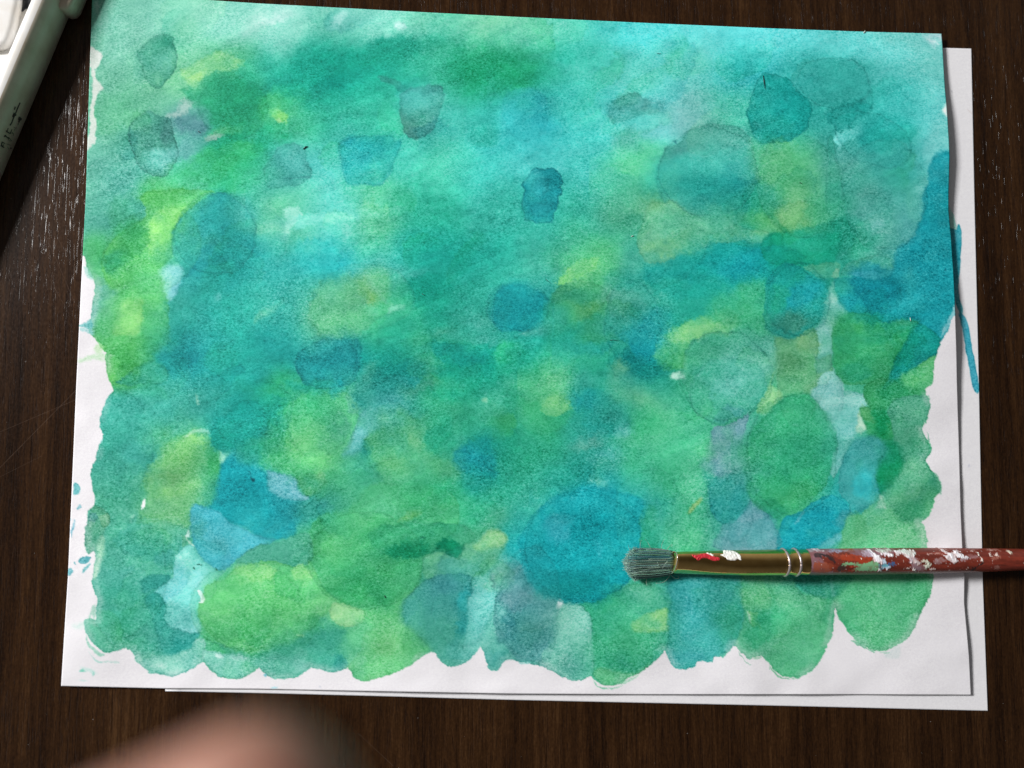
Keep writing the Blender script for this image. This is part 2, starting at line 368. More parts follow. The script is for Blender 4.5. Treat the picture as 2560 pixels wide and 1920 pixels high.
P 1140,640|1300,610|1560,540|1800,480|2212,430|2350,330|2540,320|2530,500|2400,600|2212,640|2000,720|1860,850|1500,900|1180,820;0fa89d;.6;16;0
E 1900,640,200,80,-15;12acb2;.6;20;0
E 1480,800,260,90,-5;23ad92;.5;20;0
P 2212,800|2212,1200|2150,1240|2000,1180|1850,1150|1700,1080|1700,1000|1900,860|2050,770;3bb37a;.6;12;0
E 1180,1260,190,170,0;0c9fae;.75;24;0
E 1200,1130,120,90,20;15a1a2;.6;14;0
E 900,1130,160,80,0;35ada5;.5;14;0
P 945,1380|1000,1340|1060,1440|1200,1500|1290,1500|1250,1580|1120,1605|1030,1570|980,1480;0c8f86;.65;4;.1
P 1290,1290|1340,1200|1440,1130|1560,1090|1720,1070|1900,1130|1850,1220|1700,1230|1560,1300|1500,1400|1480,1500|1400,1540|1290,1520|1220,1460|1240,1340;67c577;.78;6;.03
E 1430,1220,110,60,-30;8dd47c;.6;10;0
E 1360,1470,110,60,0;36ab62;.7;10;0
P 1500,1400|1560,1290|1700,1220|1850,1210|2050,1190|2150,1250|2212,1260|2280,1450|2260,1640|2100,1880|1990,2000|1850,2010|1700,1980|1560,1840|1490,1659|1460,1540;4cb694;.5;3;.1
E 1720,1360,200,90,-20;30a374;.65;14;0
E 2000,1290,200,70,5;2c9f7c;.6;12;0
E 2080,1480,200,110,-20;83cfc4;.7;16;0
E 1720,1540,160,60,0;2ab695;.6;12;0
P 1380,1590|1420,1560|1450,1565|1490,1610|1450,1630|1400,1610;e8f6f2;.95;2;0
P 1380,1570|1480,1560|1500,1620|1380,1625;9ddfba;.6;4;0
E 380,1540,140,110,-20;60c877;.75;16;0
E 600,1620,120,70,0;3faa98;.5;12;0
E 400,1230,150,80,0;0fa18c;.7;14;0
E 700,1330,200,50,-5;1aa7a2;.6;12;0
E 910,1540,90,90,30;6ab283;.65;10;0
E 60,1450,130,140,0;17a787;.6;18;0
P 60,1220|200,1170|380,1110|330,1180|220,1230|100,1240;68b3a4;.5;4;0
P 300,1200|380,1160|460,1190|420,1240|330,1250;159070;.5;5;0
T 3 1
P -160,350|0,280|160,340|230,320|330,230|340,130|360,0|200,-60|120,200|180,330;6cc382;.35;4;0
P 70,120|330,80|300,200|215,330|170,330|110,250;82c573;.5;4;.06
P 0,140|60,200|130,290|190,340|120,330|40,240|-20,180;2ca56a;.6;4;0
E 450,150,160,130,0;42b583;.5;16;0
E 830,160,140,200,20;55a89c;.7;16;0
E 900,430,220,150,-10;4fae9c;.6;20;0
E 930,270,50,60,0;86c6c4;.7;6;0
E 960,345,50,16,0;9ad0cc;.6;3;0
P 60,350|300,320|480,260|600,270|625,400|600,560|540,640|420,680|300,640|180,600|50,640|-60,560|-60,420;12a783;.7;4;.04
E 400,440,160,80,0;2eb394;.5;14;0
P 690,610|800,570|950,540|1060,570|1080,640|1040,760|900,730|740,720|620,720|640,660;40a38c;.6;3;.06
P 290,660|340,640|480,620|620,620|560,740|460,740|360,700;68b88c;.6;4;0
P 20,700|120,620|220,620|320,700|400,740|530,760|520,880|500,1000|460,1110|380,1180|260,1240|160,1265|60,1230|0,1190|-30,1050|-30,850;139f92;.6;2.5;.1
E 300,860,200,120,-30;12a9b6;.7;20;0
E 100,900,90,120,0;21ac7c;.6;14;0
E 180,1130,170,90,10;3a8b72;.75;14;0
P 550,740|560,680|600,660|605,720|580,745;b8dcb0;.85;2;0
P 545,780|575,780|580,880|640,980|690,1040|640,1060|590,1110|570,1200|550,1400|560,1500|600,1590|640,1700|660,1760|640,1900|500,1900|430,1850|400,1659|430,1480|400,1440|350,1330|400,1200|460,1120|510,1000|530,880;77c0b0;.85;3;0
E 570,1000,50,90,0;86c3ae;.6;6;0
P 580,740|740,750|900,750|1080,740|1160,900|1100,1000|1000,1060|880,1040|700,1040|640,960|580,860;11999f;.8;3;.05
E 950,900,170,110,20;0c8ba4;.8;18;0
P 740,700|900,685|960,720|980,760|880,750|760,730;5cbcc6;.85;3;0
E 1200,960,160,70,-10;28b4b6;.6;12;0
E 1260,540,130,110,30;0a8fa4;.5;18;0
E 1200,320,70,80,0;50aaa6;.5;10;0
P 600,1100|680,1040|900,1060|1000,1120|1160,1110|1290,1130|1230,1240|1170,1330|1100,1440|1070,1550|980,1659|640,1659|590,1550|560,1400|555,1250;39ac6d;.75;3;.04
E 700,1180,110,80,0;45b15a;.5;12;0
E 760,1560,140,90,0;1f9f78;.5;14;0
E 680,1380,100,70,0;27925f;.5;12;0
E 900,1080,200,50,5;119c88;.6;10;0
P 1290,1130|1480,1280|1560,1180|1610,1060|1620,940|1560,1060|1440,1270;1a9fae;.35;3;0
P 1460,1290|1560,1180|1615,1060|1600,960|1560,1100|1490,1240;a9d6df;.55;2;0
P 1280,1130|1480,1260|1450,1390|1300,1480|1160,1560|1060,1659|990,1700|1060,1560|1100,1440|1180,1320;0fa08c;.75;3;.06
P 1160,1659|1170,1570|1300,1500|1455,1400|1450,1480|1430,1659|1390,1720|1250,1740;62c874;.85;2.5;.04
P 1110,1100|1290,1120|1200,1160|1120,1140;48a678;.3;3;0
P 60,1260|160,1275|260,1250|400,1190|430,1300|420,1440|480,1420|540,1390|560,1500|520,1640|440,1840|280,2020|180,1990|120,1900|80,1700|90,1500|70,1400;5cab77;.75;2.5;.07
E 170,1500,90,90,0;4a9660;.5;10;0
E 330,1320,100,70,0;7fb87c;.5;10;0
P 400,1440|560,1360|560,1500|430,1560;46a08e;.5;4;0
P 440,1600|520,1540|600,1600|660,1700|640,1900|560,2000|430,1900|400,1760;8ad0c8;.65;4;0
T 0 2
P 1000,50|1150,30|1400,0|1700,-100|2000,0|1990,200|1850,290|1700,380|1550,500|1400,600|1250,700|1100,620|900,560|890,470|860,370|870,260|920,150;37ab97;.45;10;0
E 1000,230,130,120,0;42bfa9;.5;18;0
E 1600,180,260,140,-20;2f9f90;.5;24;0
E 1200,590,170,90,0;2f9a8a;.6;16;0
E 1850,50,200,60,0;35a590;.4;16;0
P 1670,80|1700,130|1720,180|1690,170;8fd2b8;.6;3;0
P 1900,300|1820,370|1815,440|1840,520|1900,570|2000,590|2150,590|2300,560|2300,300|2200,150|2050,160;0fa090;.65;3;.06
E 2050,420,170,110,0;20ab90;.4;14;0
P 1600,460|1660,410|1730,380|1800,400|1790,430|1700,410|1620,470;b0e0cc;.55;3;0
P 1300,700|1380,620|1500,540|1620,470|1720,420|1800,440|1830,520|1880,600|1900,700|1890,800|1860,950|1840,1050|1750,1060|1660,1050|1650,1150|1640,1230|1400,1200|1180,1200|1150,1130|1200,1090|1240,1000|1240,900|1290,780;66ba72;.58;7;.06
E 1500,620,130,60,-30;82cc62;.7;10;0
E 1820,700,80,180,-5;36ab62;.75;10;0
E 1830,920,70,110,0;3a9f6c;.75;10;0
E 1420,800,160,60,-10;68a75c;.45;12;0
E 1470,920,170,60,-10;84cc6c;.5;12;0
E 1350,1080,170,60,-5;5fb380;.6;10;0
E 1700,480,70,50,0;98dd72;.6;6;0
P 1215,1010|1240,1000|1235,1040|1215,1095|1205,1060;eef3ea;.95;1.5;0
P 1120,1130|1150,1120|1130,1190|1112,1180;c3ecd8;.8;3;0
E 1080,1110,110,50,0;66c4a2;.5;10;0
P 1880,560|1920,590|2000,590|1950,650|1900,690;9adfc0;.7;3;0
P 1900,700|1960,640|2050,590|2212,570|2250,700|2330,800|2330,950|2500,1150|2560,1230|2540,1300|2400,1330|2300,1330|2212,1290|2100,1230|1980,1190|1900,1110|1800,1070|1850,1000|1890,850;0e9fae;.8;4;.03
E 2050,900,160,110,0;06909c;.8;18;0
E 2230,700,170,70,-10;22b4bd;.6;14;0
E 2430,1200,120,60,0;18a3ba;.5;12;0
P 1650,1060|1680,1040|1800,1075|1900,1120|1980,1200|2100,1250|2212,1300|2380,1330|2212,1420|2080,1480|2030,1530|1960,1600|1900,1610|1800,1560|1720,1480|1690,1370|1660,1260|1650,1150;40b0c6;.85;2;.06
E 1850,1380,130,90,30;46a5a4;.5;14;0
E 1700,1230,60,110,-20;3a9f88;.6;8;0
E 1960,1530,70,80,0;3a9fb4;.5;8;0
P 1165,1130|1400,1200|1640,1220|1600,1330|1560,1450|1520,1560|1500,1700|1400,1900|1250,1900|1240,1600|1000,1600|850,1500|860,1340|900,1280|950,1180;4cb694;.55;5;.04
E 1350,1280,180,80,0;62c4a2;.5;16;0
E 1000,1480,150,60,0;3c9a84;.6;16;0
E 1450,1500,110,90,0;37a293;.6;16;0
P 820,1060|900,1080|950,1150|940,1200|900,1260|880,1330|830,1400|810,1440|780,1480|735,1400|740,1270|770,1180;47a07c;.8;2.5;.05
P 770,1150|830,1120|850,1160|820,1200|780,1200;3f8f86;.7;2;0
P 855,1160|930,1130|945,1190|900,1250|870,1220;74b88c;.6;2;0
P 830,1340|905,1330|880,1480|840,1650|805,1660|810,1480;a5d8b4;.75;2.5;0
P 1625,1270|1645,1250|1655,1320|1620,1340|1660,1370|1700,1410|1670,1410|1610,1340;eaf2ee;.9;1.5;0
P 1590,1310|1660,1350|1680,1400|1590,1420;6cba8c;.5;3;0
P 1540,1480|1620,1410|1690,1410|1720,1490|1800,1560|1900,1620|1960,1610|1900,1680|1880,1760|1840,1830|1760,1840|1700,1880|1690,1960|1740,2130|1600,2130|1500,2120|1440,2060|1430,1960|1400,1840|1330,1800|1440,1710|1500,1660;7cd6ce;.9;2.5;.02
E 1650,1860,120,80,0;70ddd0;.6;12;0
T 1 2
P -50,500|30,500|80,450|200,260|330,140|600,80|780,90|850,150|900,250|850,420|800,550|760,620|600,680|480,770|400,790|300,760|200,730|110,660|60,560;52c37c;.7;5;.03
E 430,220,230,90,-20;3dc37c;.7;18;0
E 400,500,220,160,0;73d070;.7;24;0
E 140,560,90,110,20;3cae68;.6;14;0
E 700,370,110,180,0;43a07c;.75;16;0
E 470,700,150,60,-10;66cf7a;.6;10;0
E 100,200,130,120,0;139f88;.6;20;0
E 500,30,230,50,0;10a58e;.6;16;0
E 700,40,60,50,0;15acae;.6;10;0
P 820,480|850,380|900,260|980,200|1060,210|1110,270|1060,370|980,450|940,560|860,620|760,620;5fb9b6;.75;4;.03
E 870,150,70,110,10;57b59c;.6;10;0
P 100,740|180,760|340,800|360,900|400,960|460,970|440,1010|340,1010|200,970|120,920;5fb2c0;.92;2;.03
P 320,900|400,960|450,975|430,1005|320,960;8cc6d8;.5;3;0
E 950,100,100,110,20;148f86;.6;16;0
E 1300,40,280,50,0;3f9a80;.5;16;0
E 1180,190,100,70,-10;45b3ad;.7;12;0
P 1060,370|1130,300|1250,230|1380,260|1440,330|1480,450|1500,580|1520,660|1400,700|1350,800|1300,870|1100,850|1060,700|940,560|980,450;50b67c;.7;6;.02
E 1120,300,40,30,0;8fd8b4;.6;4;0
E 1400,460,80,150,-5;78c083;.6;12;0
E 1120,480,110,80,0;379f68;.6;14;0
E 1180,690,110,60,-10;63bd72;.6;12;0
E 950,590,50,60,0;0f8f86;.6;8;0
E 850,780,190,140,-20;2f9f84;.65;22;0
P 350,800|500,770|600,820|560,900|460,970|400,950|370,880;43a465;.7;4;.04
E 550,800,30,40,0;8fd88a;.7;4;0
E 600,880,130,80,0;3b9880;.5;12;0
E 600,1040,90,60,0;3fa09c;.6;12;0
E 150,1150,200,130,0;12a0ae;.6;22;0
E 470,1100,120,80,0;2a9584;.6;14;0
E 1580,430,140,180,0;1aab84;.6;26;0
E 1700,90,240,70,0;10a682;.6;16;0
E 2020,200,110,90,-40;66c7ae;.75;12;0
E 1985,140,16,12,0;e8f4c8;.85;2;0
E 2130,330,110,110,0;4bb55e;.6;16;0
P 1720,600|1800,500|1950,450|2050,480|2070,650|2060,780|1980,800|1800,760|1720,700;0e94a0;.65;11;.05
E 1930,830,160,110,10;0f9c8c;.6;20;0
E 1620,730,130,90,20;50b075;.5;16;0
P 480,1659|500,1530|480,1420|460,1300|500,1180|620,1110|780,1090|870,1000|1000,870|1300,870|1500,900|1700,950|1750,1100|1700,1300|1500,1480|1450,1500|1420,1659|1380,1750|1200,1860|1000,1925|880,1920|700,1870|600,1800|540,1720;47b872;.6;3;.05
E 1200,1000,240,130,-10;4fb889;.5;22;0
E 800,1200,180,110,-25;52b77e;.5;16;0
E 1000,1280,220,160,0;48ba74;.6;22;0
E 560,1240,70,80,0;27915c;.7;10;0
E 530,1400,60,100,0;3a9f5f;.7;8;0
E 700,1420,130,120,0;5cc46c;.5;16;0
P 960,1300|1100,1220|1350,1180|1600,1200|1850,1250|1900,1320|1800,1380|1770,1480|1740,1510|1680,1500|1580,1460|1470,1470|1400,1485|1160,1480|1060,1440|980,1380;2a9e72;.65;4;.06
E 1300,1420,190,65,0;098c60;.95;7;0
P 1560,1420|1640,1350|1790,1380|1740,1510|1650,1490;098a60;.85;5;0
E 1850,1280,160,60,-10;3f9e70;.5;10;0
E 1445,1328,20,9,0;0c6e55;.7;2;0
P 1220,1170|1300,1120|1420,1100|1420,1130|1320,1165;6cc264;.8;3;0
P 1780,1450|1800,1380|1920,1330|2020,1270|2150,1270|2155,1400|2100,1480|1960,1600|1880,1700|1500,1700|1440,1600|1460,1480|1600,1470|1700,1510;62ba8a;.75;3;.03
P 1880,1380|1960,1320|2030,1275|2150,1275|2155,1380|2060,1430|1960,1440|1900,1420;93d389;.85;3;0
E 1750,1590,220,80,0;48a896;.6;12;0
E 2050,1130,120,70,0;58b58c;.5;12;0
E 1600,950,150,100,0;28b57c;.5;18;0
E 2000,950,110,80,0;1f9f85;.5;16;0
P 1960,1659|2060,1560|2150,1480|2160,1600|2060,1659|2080,1800|2060,1940|1990,2010|1880,2080|1830,1950|1880,1800|1900,1700;6fd2cc;.85;3;0
P 0,1400|200,1350|450,1280|500,1500|350,1590|200,1560|0,1580|-160,1650|-150,1500;48a98c;.75;4;.03
P -280,1700|-200,1620|0,1540|180,1530|400,1600|480,1530|560,1740|700,1880|640,1960|540,2060|400,2180|200,2260|60,2300|-180,2320|-380,2180|-480,2040|-500,1900|-420,1740;66cb70;.78;3;.04
E -220,1800,220,120,-10;5fd070;.6;20;0
E 200,1780,260,110,0;6ad873;.55;26;0
E -250,2150,200,120,10;44ab68;.7;20;0
E 250,2080,260,90,0;4bac67;.65;20;0
E 400,1640,90,60,0;9be07a;.6;8;0
E 20,1620,160,60,0;90d878;.6;10;0
T 2 2
E 400,160,140,110,-20;86cf82;.75;18;0
P 540,120|600,30|720,30|820,60|900,150|980,260|1000,330|960,420|700,450|640,300|560,220;1ba299;.6;8;0
E 620,120,100,90,0;17a6a8;.6;14;0
E 850,220,140,120,20;2a9683;.6;14;0
E 1000,60,130,60,10;69b386;.6;14;0
E 1150,350,140,110,0;1fb070;.6;18;0
E 940,400,60,60,0;66c3b6;.6;8;0
E 640,520,140,60,-15;5aa795;.7;12;0
E 850,640,130,80,-30;4fb7b2;.6;14;0
E 740,850,70,60,0;72c7b2;.65;8;0
E 560,720,90,130,30;1fa296;.5;16;0
E 1330,450,220,160,0;52c790;.5;26;0
E 1350,820,120,130,0;30b074;.5;18;0
E 1560,820,80,150,20;6cd0a4;.6;14;0
P 1520,1110|1580,1030|1630,970|1650,1000|1600,1060|1530,1130;8fc46c;.7;3;0
P -10,0|160,0|350,0|300,100|200,150|100,100;50b894;.4;10;0
P 1750,370|1880,350|2000,280|2030,260|2020,400|2000,560|2000,700|1960,770|1880,770|1800,805|1740,790|1660,730|1620,690|1720,600|1720,450;68a2ae;.8;2.5;.03
E 1960,600,70,120,0;55a08f;.5;10;0
P 1640,740|1740,800|1820,810|1880,775|2000,770|2060,790|2080,900|2060,1040|1960,1140|1880,1200|1820,1210|1740,1150|1700,1040|1700,900;239a94;.78;2.5;.06
P 1780,1430|1790,1300|1820,1210|1940,1180|2030,1080|2060,1010|2140,1030|2200,1120|2280,1250|2300,1430;6a9fb4;.75;3;.04
E 1900,1380,130,80,0;5f9fb0;.6;10;0
E 2140,1280,100,100,0;4ea2a8;.6;12;0
P 1540,30|1700,-200|2100,-200|2212,60|2120,200|1980,300|1860,350|1740,350|1660,290|1560,190;45b69c;.5;2;.1
E 1850,270,120,60,-10;3d9f98;.7;10;0
E 1900,60,180,90,0;66c4b6;.5;16;0
P 2120,200|2180,80|2270,-100|2212,60|2300,60|2330,100|2260,200|2180,260|2140,260;9ad888;.8;3;0
P 60,1659|90,1500|40,1350|90,1250|220,1080|300,1010|440,940|600,890|760,900|1000,940|1120,1000|1140,1060|1110,1200|1115,1420|1060,1659|900,1800|700,1890|540,1895|400,1880|240,1800|150,1730;0ba5b0;.82;3;.06
E 650,1000,300,70,0;1cb4ba;.6;16;0
E 720,1230,300,130,0;03909a;.75;24;0
E 370,1270,110,120,0;35a2b8;.65;10;0
E 420,1160,90,60,0;3497a0;.5;10;0
E 450,1560,280,60,0;0ba9b2;.6;16;0
E 500,1760,240,90,5;079089;.6;18;0
E 770,1400,30,70,0;3cb0c0;.5;6;0
E 190,1400,80,100,0;1a9c9a;.5;12;0
P 1120,1420|1125,1240|1150,1080|1230,1100|1260,1240|1270,1420;22a97c;.6;5;0
E 1480,1350,180,90,0;5ccc98;.5;14;0
E 1350,1200,160,90,0;4dba90;.5;14;0
T 3 2
P -40,150|0,0|80,40|120,90|60,200|0,270|-90,250;8fd68c;.75;3;0
P 0,270|60,190|150,110|250,80|370,90|440,180|520,280|580,370|600,470|610,600|570,720|520,850|420,950|320,1050|200,1110|60,1160|0,1130|-100,1050|-170,950|-190,800|-200,600|-140,400|-60,320;2fae78;.7;2.5;.08
E 200,330,230,130,0;3dba88;.6;24;0
E 250,600,260,150,0;2aa078;.5;26;0
E 200,970,200,90,-20;46b868;.6;20;0
P 360,80|440,0|640,0|640,60|830,90|860,190|800,210|760,450|700,560|640,700|560,830|560,640|600,560|590,420|540,300|440,180;76c4bc;.72;3;0
P 500,120|830,100|860,190|640,190|500,190;97dacd;.6;4;0
E 680,330,80,140,0;60bcb4;.5;12;0
P 770,440|760,380|780,250|800,230|820,330|840,400;a9d8bc;.85;2;0
P 820,90|860,0|1000,-60|1200,20|1370,40|1340,100|1200,110|1080,160|1010,260|1070,340|1080,450|960,470|860,450|830,350|800,210|880,190;38a864;.75;3;.05
E 1080,60,120,60,0;18995f;.6;12;0
E 960,350,100,110,0;109a5c;.75;10;0
E 870,270,50,90,-20;63b56a;.5;5;0
P 1080,160|1200,110|1350,100|1405,160|1405,230|1370,310|1330,400|1390,500|1400,580|1370,660|1400,740|1460,810|1490,920|1430,1000|1420,1090|1340,1160|1300,1195|1180,1160|1080,1080|1010,1000|990,940|1100,830|1160,700|1150,600|1090,500|1080,350|1030,260;4ba985;.75;2;.05
E 1230,240,140,90,0;5cb58f;.5;14;0
E 1250,480,130,90,0;459c78;.5;14;0
E 1250,760,110,90,0;62b894;.6;14;0
E 1210,1080,120,80,0;1e925f;.75;10;0
P 1010,490|1090,500|1150,600|1165,690|1100,830|1000,920|960,960|950,900|960,760|960,640;0f9a63;.85;2;.05
P 870,450|1010,480|1000,620|960,650|950,900|970,960|880,1040|780,1120|700,1140|700,1060|620,960|620,780|660,640|740,520;3aa8a4;.75;3;.06
E 830,600,110,80,-30;3d9f9a;.6;14;0
E 820,880,120,110,0;2cbcbf;.75;16;0
P 90,1430|90,1290|120,1190|180,1140|320,1100|440,1000|560,960|680,1060|710,1120|660,1220|600,1300|480,1380|430,1430;0f9fb6;.82;2.5;.05
P 230,1220|290,1130|330,1110|300,1160|250,1220;64c0cf;.6;3;0
P 430,1430|600,1290|640,1320|560,1430;5cc0cc;.7;4;0
E 650,1170,90,60,-30;3f9ba0;.6;8;0
P 620,1430|640,1300|700,1160|800,1130|880,1040|940,1000|975,960|1000,1010|1080,1110|1180,1180|1310,1200|1360,1300|1375,1430|1440,1700|1430,1800|1340,1940|1240,2150|1160,2240|960,2310|850,2280|740,2200|650,2050|590,1950|560,1850|560,1659|600,1500;68c68a;.75;2;.02
P 910,1060|970,960|990,1010|1000,1060|940,1060;c8e4d4;.8;3;0
E 760,1250,110,120,0;55b878;.6;14;0
E 1100,1300,220,110,0;7dd899;.6;20;0
P -140,1300|-60,1150|0,1140|80,1200|100,1430|-140,1430;4f9fa8;.6;5;0
T 0 3
E 1100,250,260,60,0;3a9a84;.6;18;0
P 1240,0|1460,0|1420,80|1320,130|1240,160;2c9c90;.7;4;.03
E 1180,340,220,80,0;50c0a2;.6;20;0
P 1340,140|1400,200|1440,280|1440,380|1510,450|1640,470|1720,480|1700,530|1600,620|1480,680|1380,640|1360,500|1300,330|1250,200;2aa294;.7;3;.05
E 1530,600,110,60,0;179488;.7;14;0
P 1150,680|1400,690|1500,680|1640,620|1700,540|1780,560|1760,700|1750,750|1600,830|1450,860|1320,850|1220,800;7ec9b4;.75;3;.03
P 1760,640|1850,660|2212,700|2300,740|2400,680|2600,740|2680,790|2560,860|2450,910|2330,890|2212,790|2150,860|1980,890|1860,850|1760,740;76c8b2;.75;3;.03
P 1865,680|1920,680|1920,710|1880,720;bfe6da;.8;2;0
P 2000,700|2140,705|2100,730|2030,725;c6e4e0;.8;2.5;0
E 1380,790,30,16,0;b2dfd0;.7;3;0
E 1300,500,230,60,0;30907f;.5;14;0
E 950,520,120,90,0;52b394;.5;12;0
P 730,380|800,380|900,500|960,590|1080,640|960,660|900,660|820,590|760,500;55b592;.6;4;0
P 1710,130|1735,135|1752,170|1750,210|1715,230|1725,190|1705,160;f2fbf6;.95;1;0
T 1 3
P -400,560|-100,660|200,660|350,560|500,380|650,400|740,450|900,410|1040,430|1000,560|940,640|880,780|700,830|480,790|330,860|230,900|60,850|0,780|-200,700;3fa98c;.4;5;0
E 620,520,170,130,0;2c957c;.6;18;0
P 440,600|700,700|780,790|680,830|560,820|480,780;45b59a;.6;4;0
P 350,640|430,640|460,780|380,850|340,780;86cdbc;.6;4;0
E 230,820,160,70,0;6cc6ae;.6;10;0
E 700,740,60,60,0;2a9f90;.6;6;0
P 660,240|760,240|950,300|950,370|900,420|800,440|700,410|640,330;8ed28c;.85;3;.02
P 1040,430|960,310|1180,200|1420,60|1360,120|1260,260|1260,400|1380,480|1500,640|1350,760|1200,840|1020,885|900,890|810,820|780,780|900,640|940,520;66c878;.75;3;.05
E 1150,580,180,110,-10;63b96c;.6;18;0
E 850,720,90,60,0;6ec794;.6;8;0
E 1050,860,120,30,0;6cc87c;.6;5;0
P 560,80|1150,190|1300,100|1220,150|1060,250|940,275|820,260|680,200|600,120;3eb168;.7;3;.06
E 900,120,260,110,0;2eac62;.65;18;0
P 1420,60|1560,0|1900,0|1860,200|1820,330|1800,450|1780,560|1840,660|1860,700|1800,770|1700,790|1600,740|1530,650|1480,620|1380,480|1270,400|1270,240|1330,130;3fa194;.7;3;.05
E 1600,100,150,100,0;459a9e;.5;14;0
E 1600,500,180,110,0;45a98c;.6;16;0
E 1780,400,60,120,0;149a98;.6;10;0
E 1830,230,50,120,0;25bcb8;.6;8;0
E 1700,680,120,60,0;62bdae;.6;8;0
P 1890,0|2040,0|2080,120|2080,230|2020,300|1980,400|1930,520|1920,620|1850,700|1800,700|1800,560|1830,400|1820,320|1880,150;70cfc2;.8;3;0
P 1930,560|1990,400|2020,310|2080,240|2212,100|2212,660|2150,740|2100,800|2000,790|1985,680;5cb8a2;.55;4;.04
E 2190,500,100,180,0;2f9088;.5;14;0
P 2212,-140|2050,-60|2040,0|2080,120|2090,240|2180,300|2300,280|2400,200|2350,60;5f9ba0;.6;5;0
E 2170,170,60,50,0;8a9eb4;.5;6;0
E 380,520,18,5,10;c8f0b0;.9;1.5;0
T 2 3
P -160,280|-100,60|0,-60|110,0|170,110|240,190|380,220|400,300|400,500|330,700|200,730|60,740|0,690|-120,560|-160,400;4a9797;.72;4;.03
E 60,160,130,130,0;6c9ea6;.6;16;0
E 150,480,160,130,0;3b8f87;.5;18;0
P 400,230|445,235|405,290;f0e6ee;.95;1;0
P 400,300|450,240|560,250|680,350|680,560|690,680|700,840|560,900|440,880|290,790|240,700|340,600|400,480;72c4ae;.72;3;.03
E 520,380,120,90,0;86d2bc;.5;12;0
P 580,230|700,230|900,150|1080,60|1300,120|1360,250|1360,640|1230,750|1100,830|900,930|820,950|700,850|690,600|680,360|620,290;3ab582;.6;3;.04
E 1120,180,230,100,10;5cc09a;.7;18;0
E 950,600,230,100,0;36a575;.6;20;0
E 950,760,200,60,5;2a9f7c;.7;8;0
P 700,830|760,800|900,830|1050,830|1200,750|1100,830|930,930|820,950|740,900;62c488;.8;2;.03
P 1040,380|1200,310|1330,275|1340,380|1360,470|1230,490|1060,480;93dc80;.9;2.5;.02
P 1350,640|1360,200|1380,0|2000,0|2010,200|2000,420|1950,540|1900,620|1760,700|1740,745|1620,740|1580,780|1480,808|1370,770|1345,700;30a7a0;.65;2.5;.08
E 1650,110,280,110,0;3a9ea4;.6;22;0
E 1600,430,150,110,0;45c6c2;.75;20;0
E 1870,420,110,150,10;2faa80;.75;12;0
E 1550,700,180,70,0;3aa8ac;.7;12;0
P 2000,0|2212,0|2212,560|2150,680|2060,720|1980,670|1930,600|1990,450|2010,250;55b788;.6;4;.03
E 2130,170,90,110,0;6ac587;.6;14;0
P 2030,330|2110,320|2120,400|2150,460|2060,420;92d67c;.85;2.5;0
E 2060,560,80,90,0;4ba37c;.6;8;0
P 2030,320|2035,380|2060,410|2050,370;e8f6e8;.8;1.5;0
T 3 3
E -60,450,120,160,20;229f70;.75;14;0
P 0,0|240,0|250,80|330,170|560,200|580,280|580,400|520,560|480,680|400,790|220,870|60,830|0,750|60,600|200,440|180,320|80,250;55b885;.65;4;.03
E 300,640,150,130,0;4eb184;.5;14;0
E 160,200,90,80,0;6bc692;.5;12;0
P 240,0|720,0|660,120|560,200|400,180|300,110;2f9a80;.75;3;.04
E 130,350,110,90,20;2fac78;.4;12;0
E 430,500,90,120,0;3faa72;.6;10;0
P 540,0|550,60|560,180|545,100;74b8a8;.6;2;0
P 720,0|1430,0|1440,60|1350,270|1240,480|1160,570|960,640|860,610|740,520|650,370|590,260|600,180;4cb57c;.6;3;.02
E 1200,120,200,90,0;43a877;.6;18;0
E 1000,500,200,100,0;5abb80;.5;14;0
"""
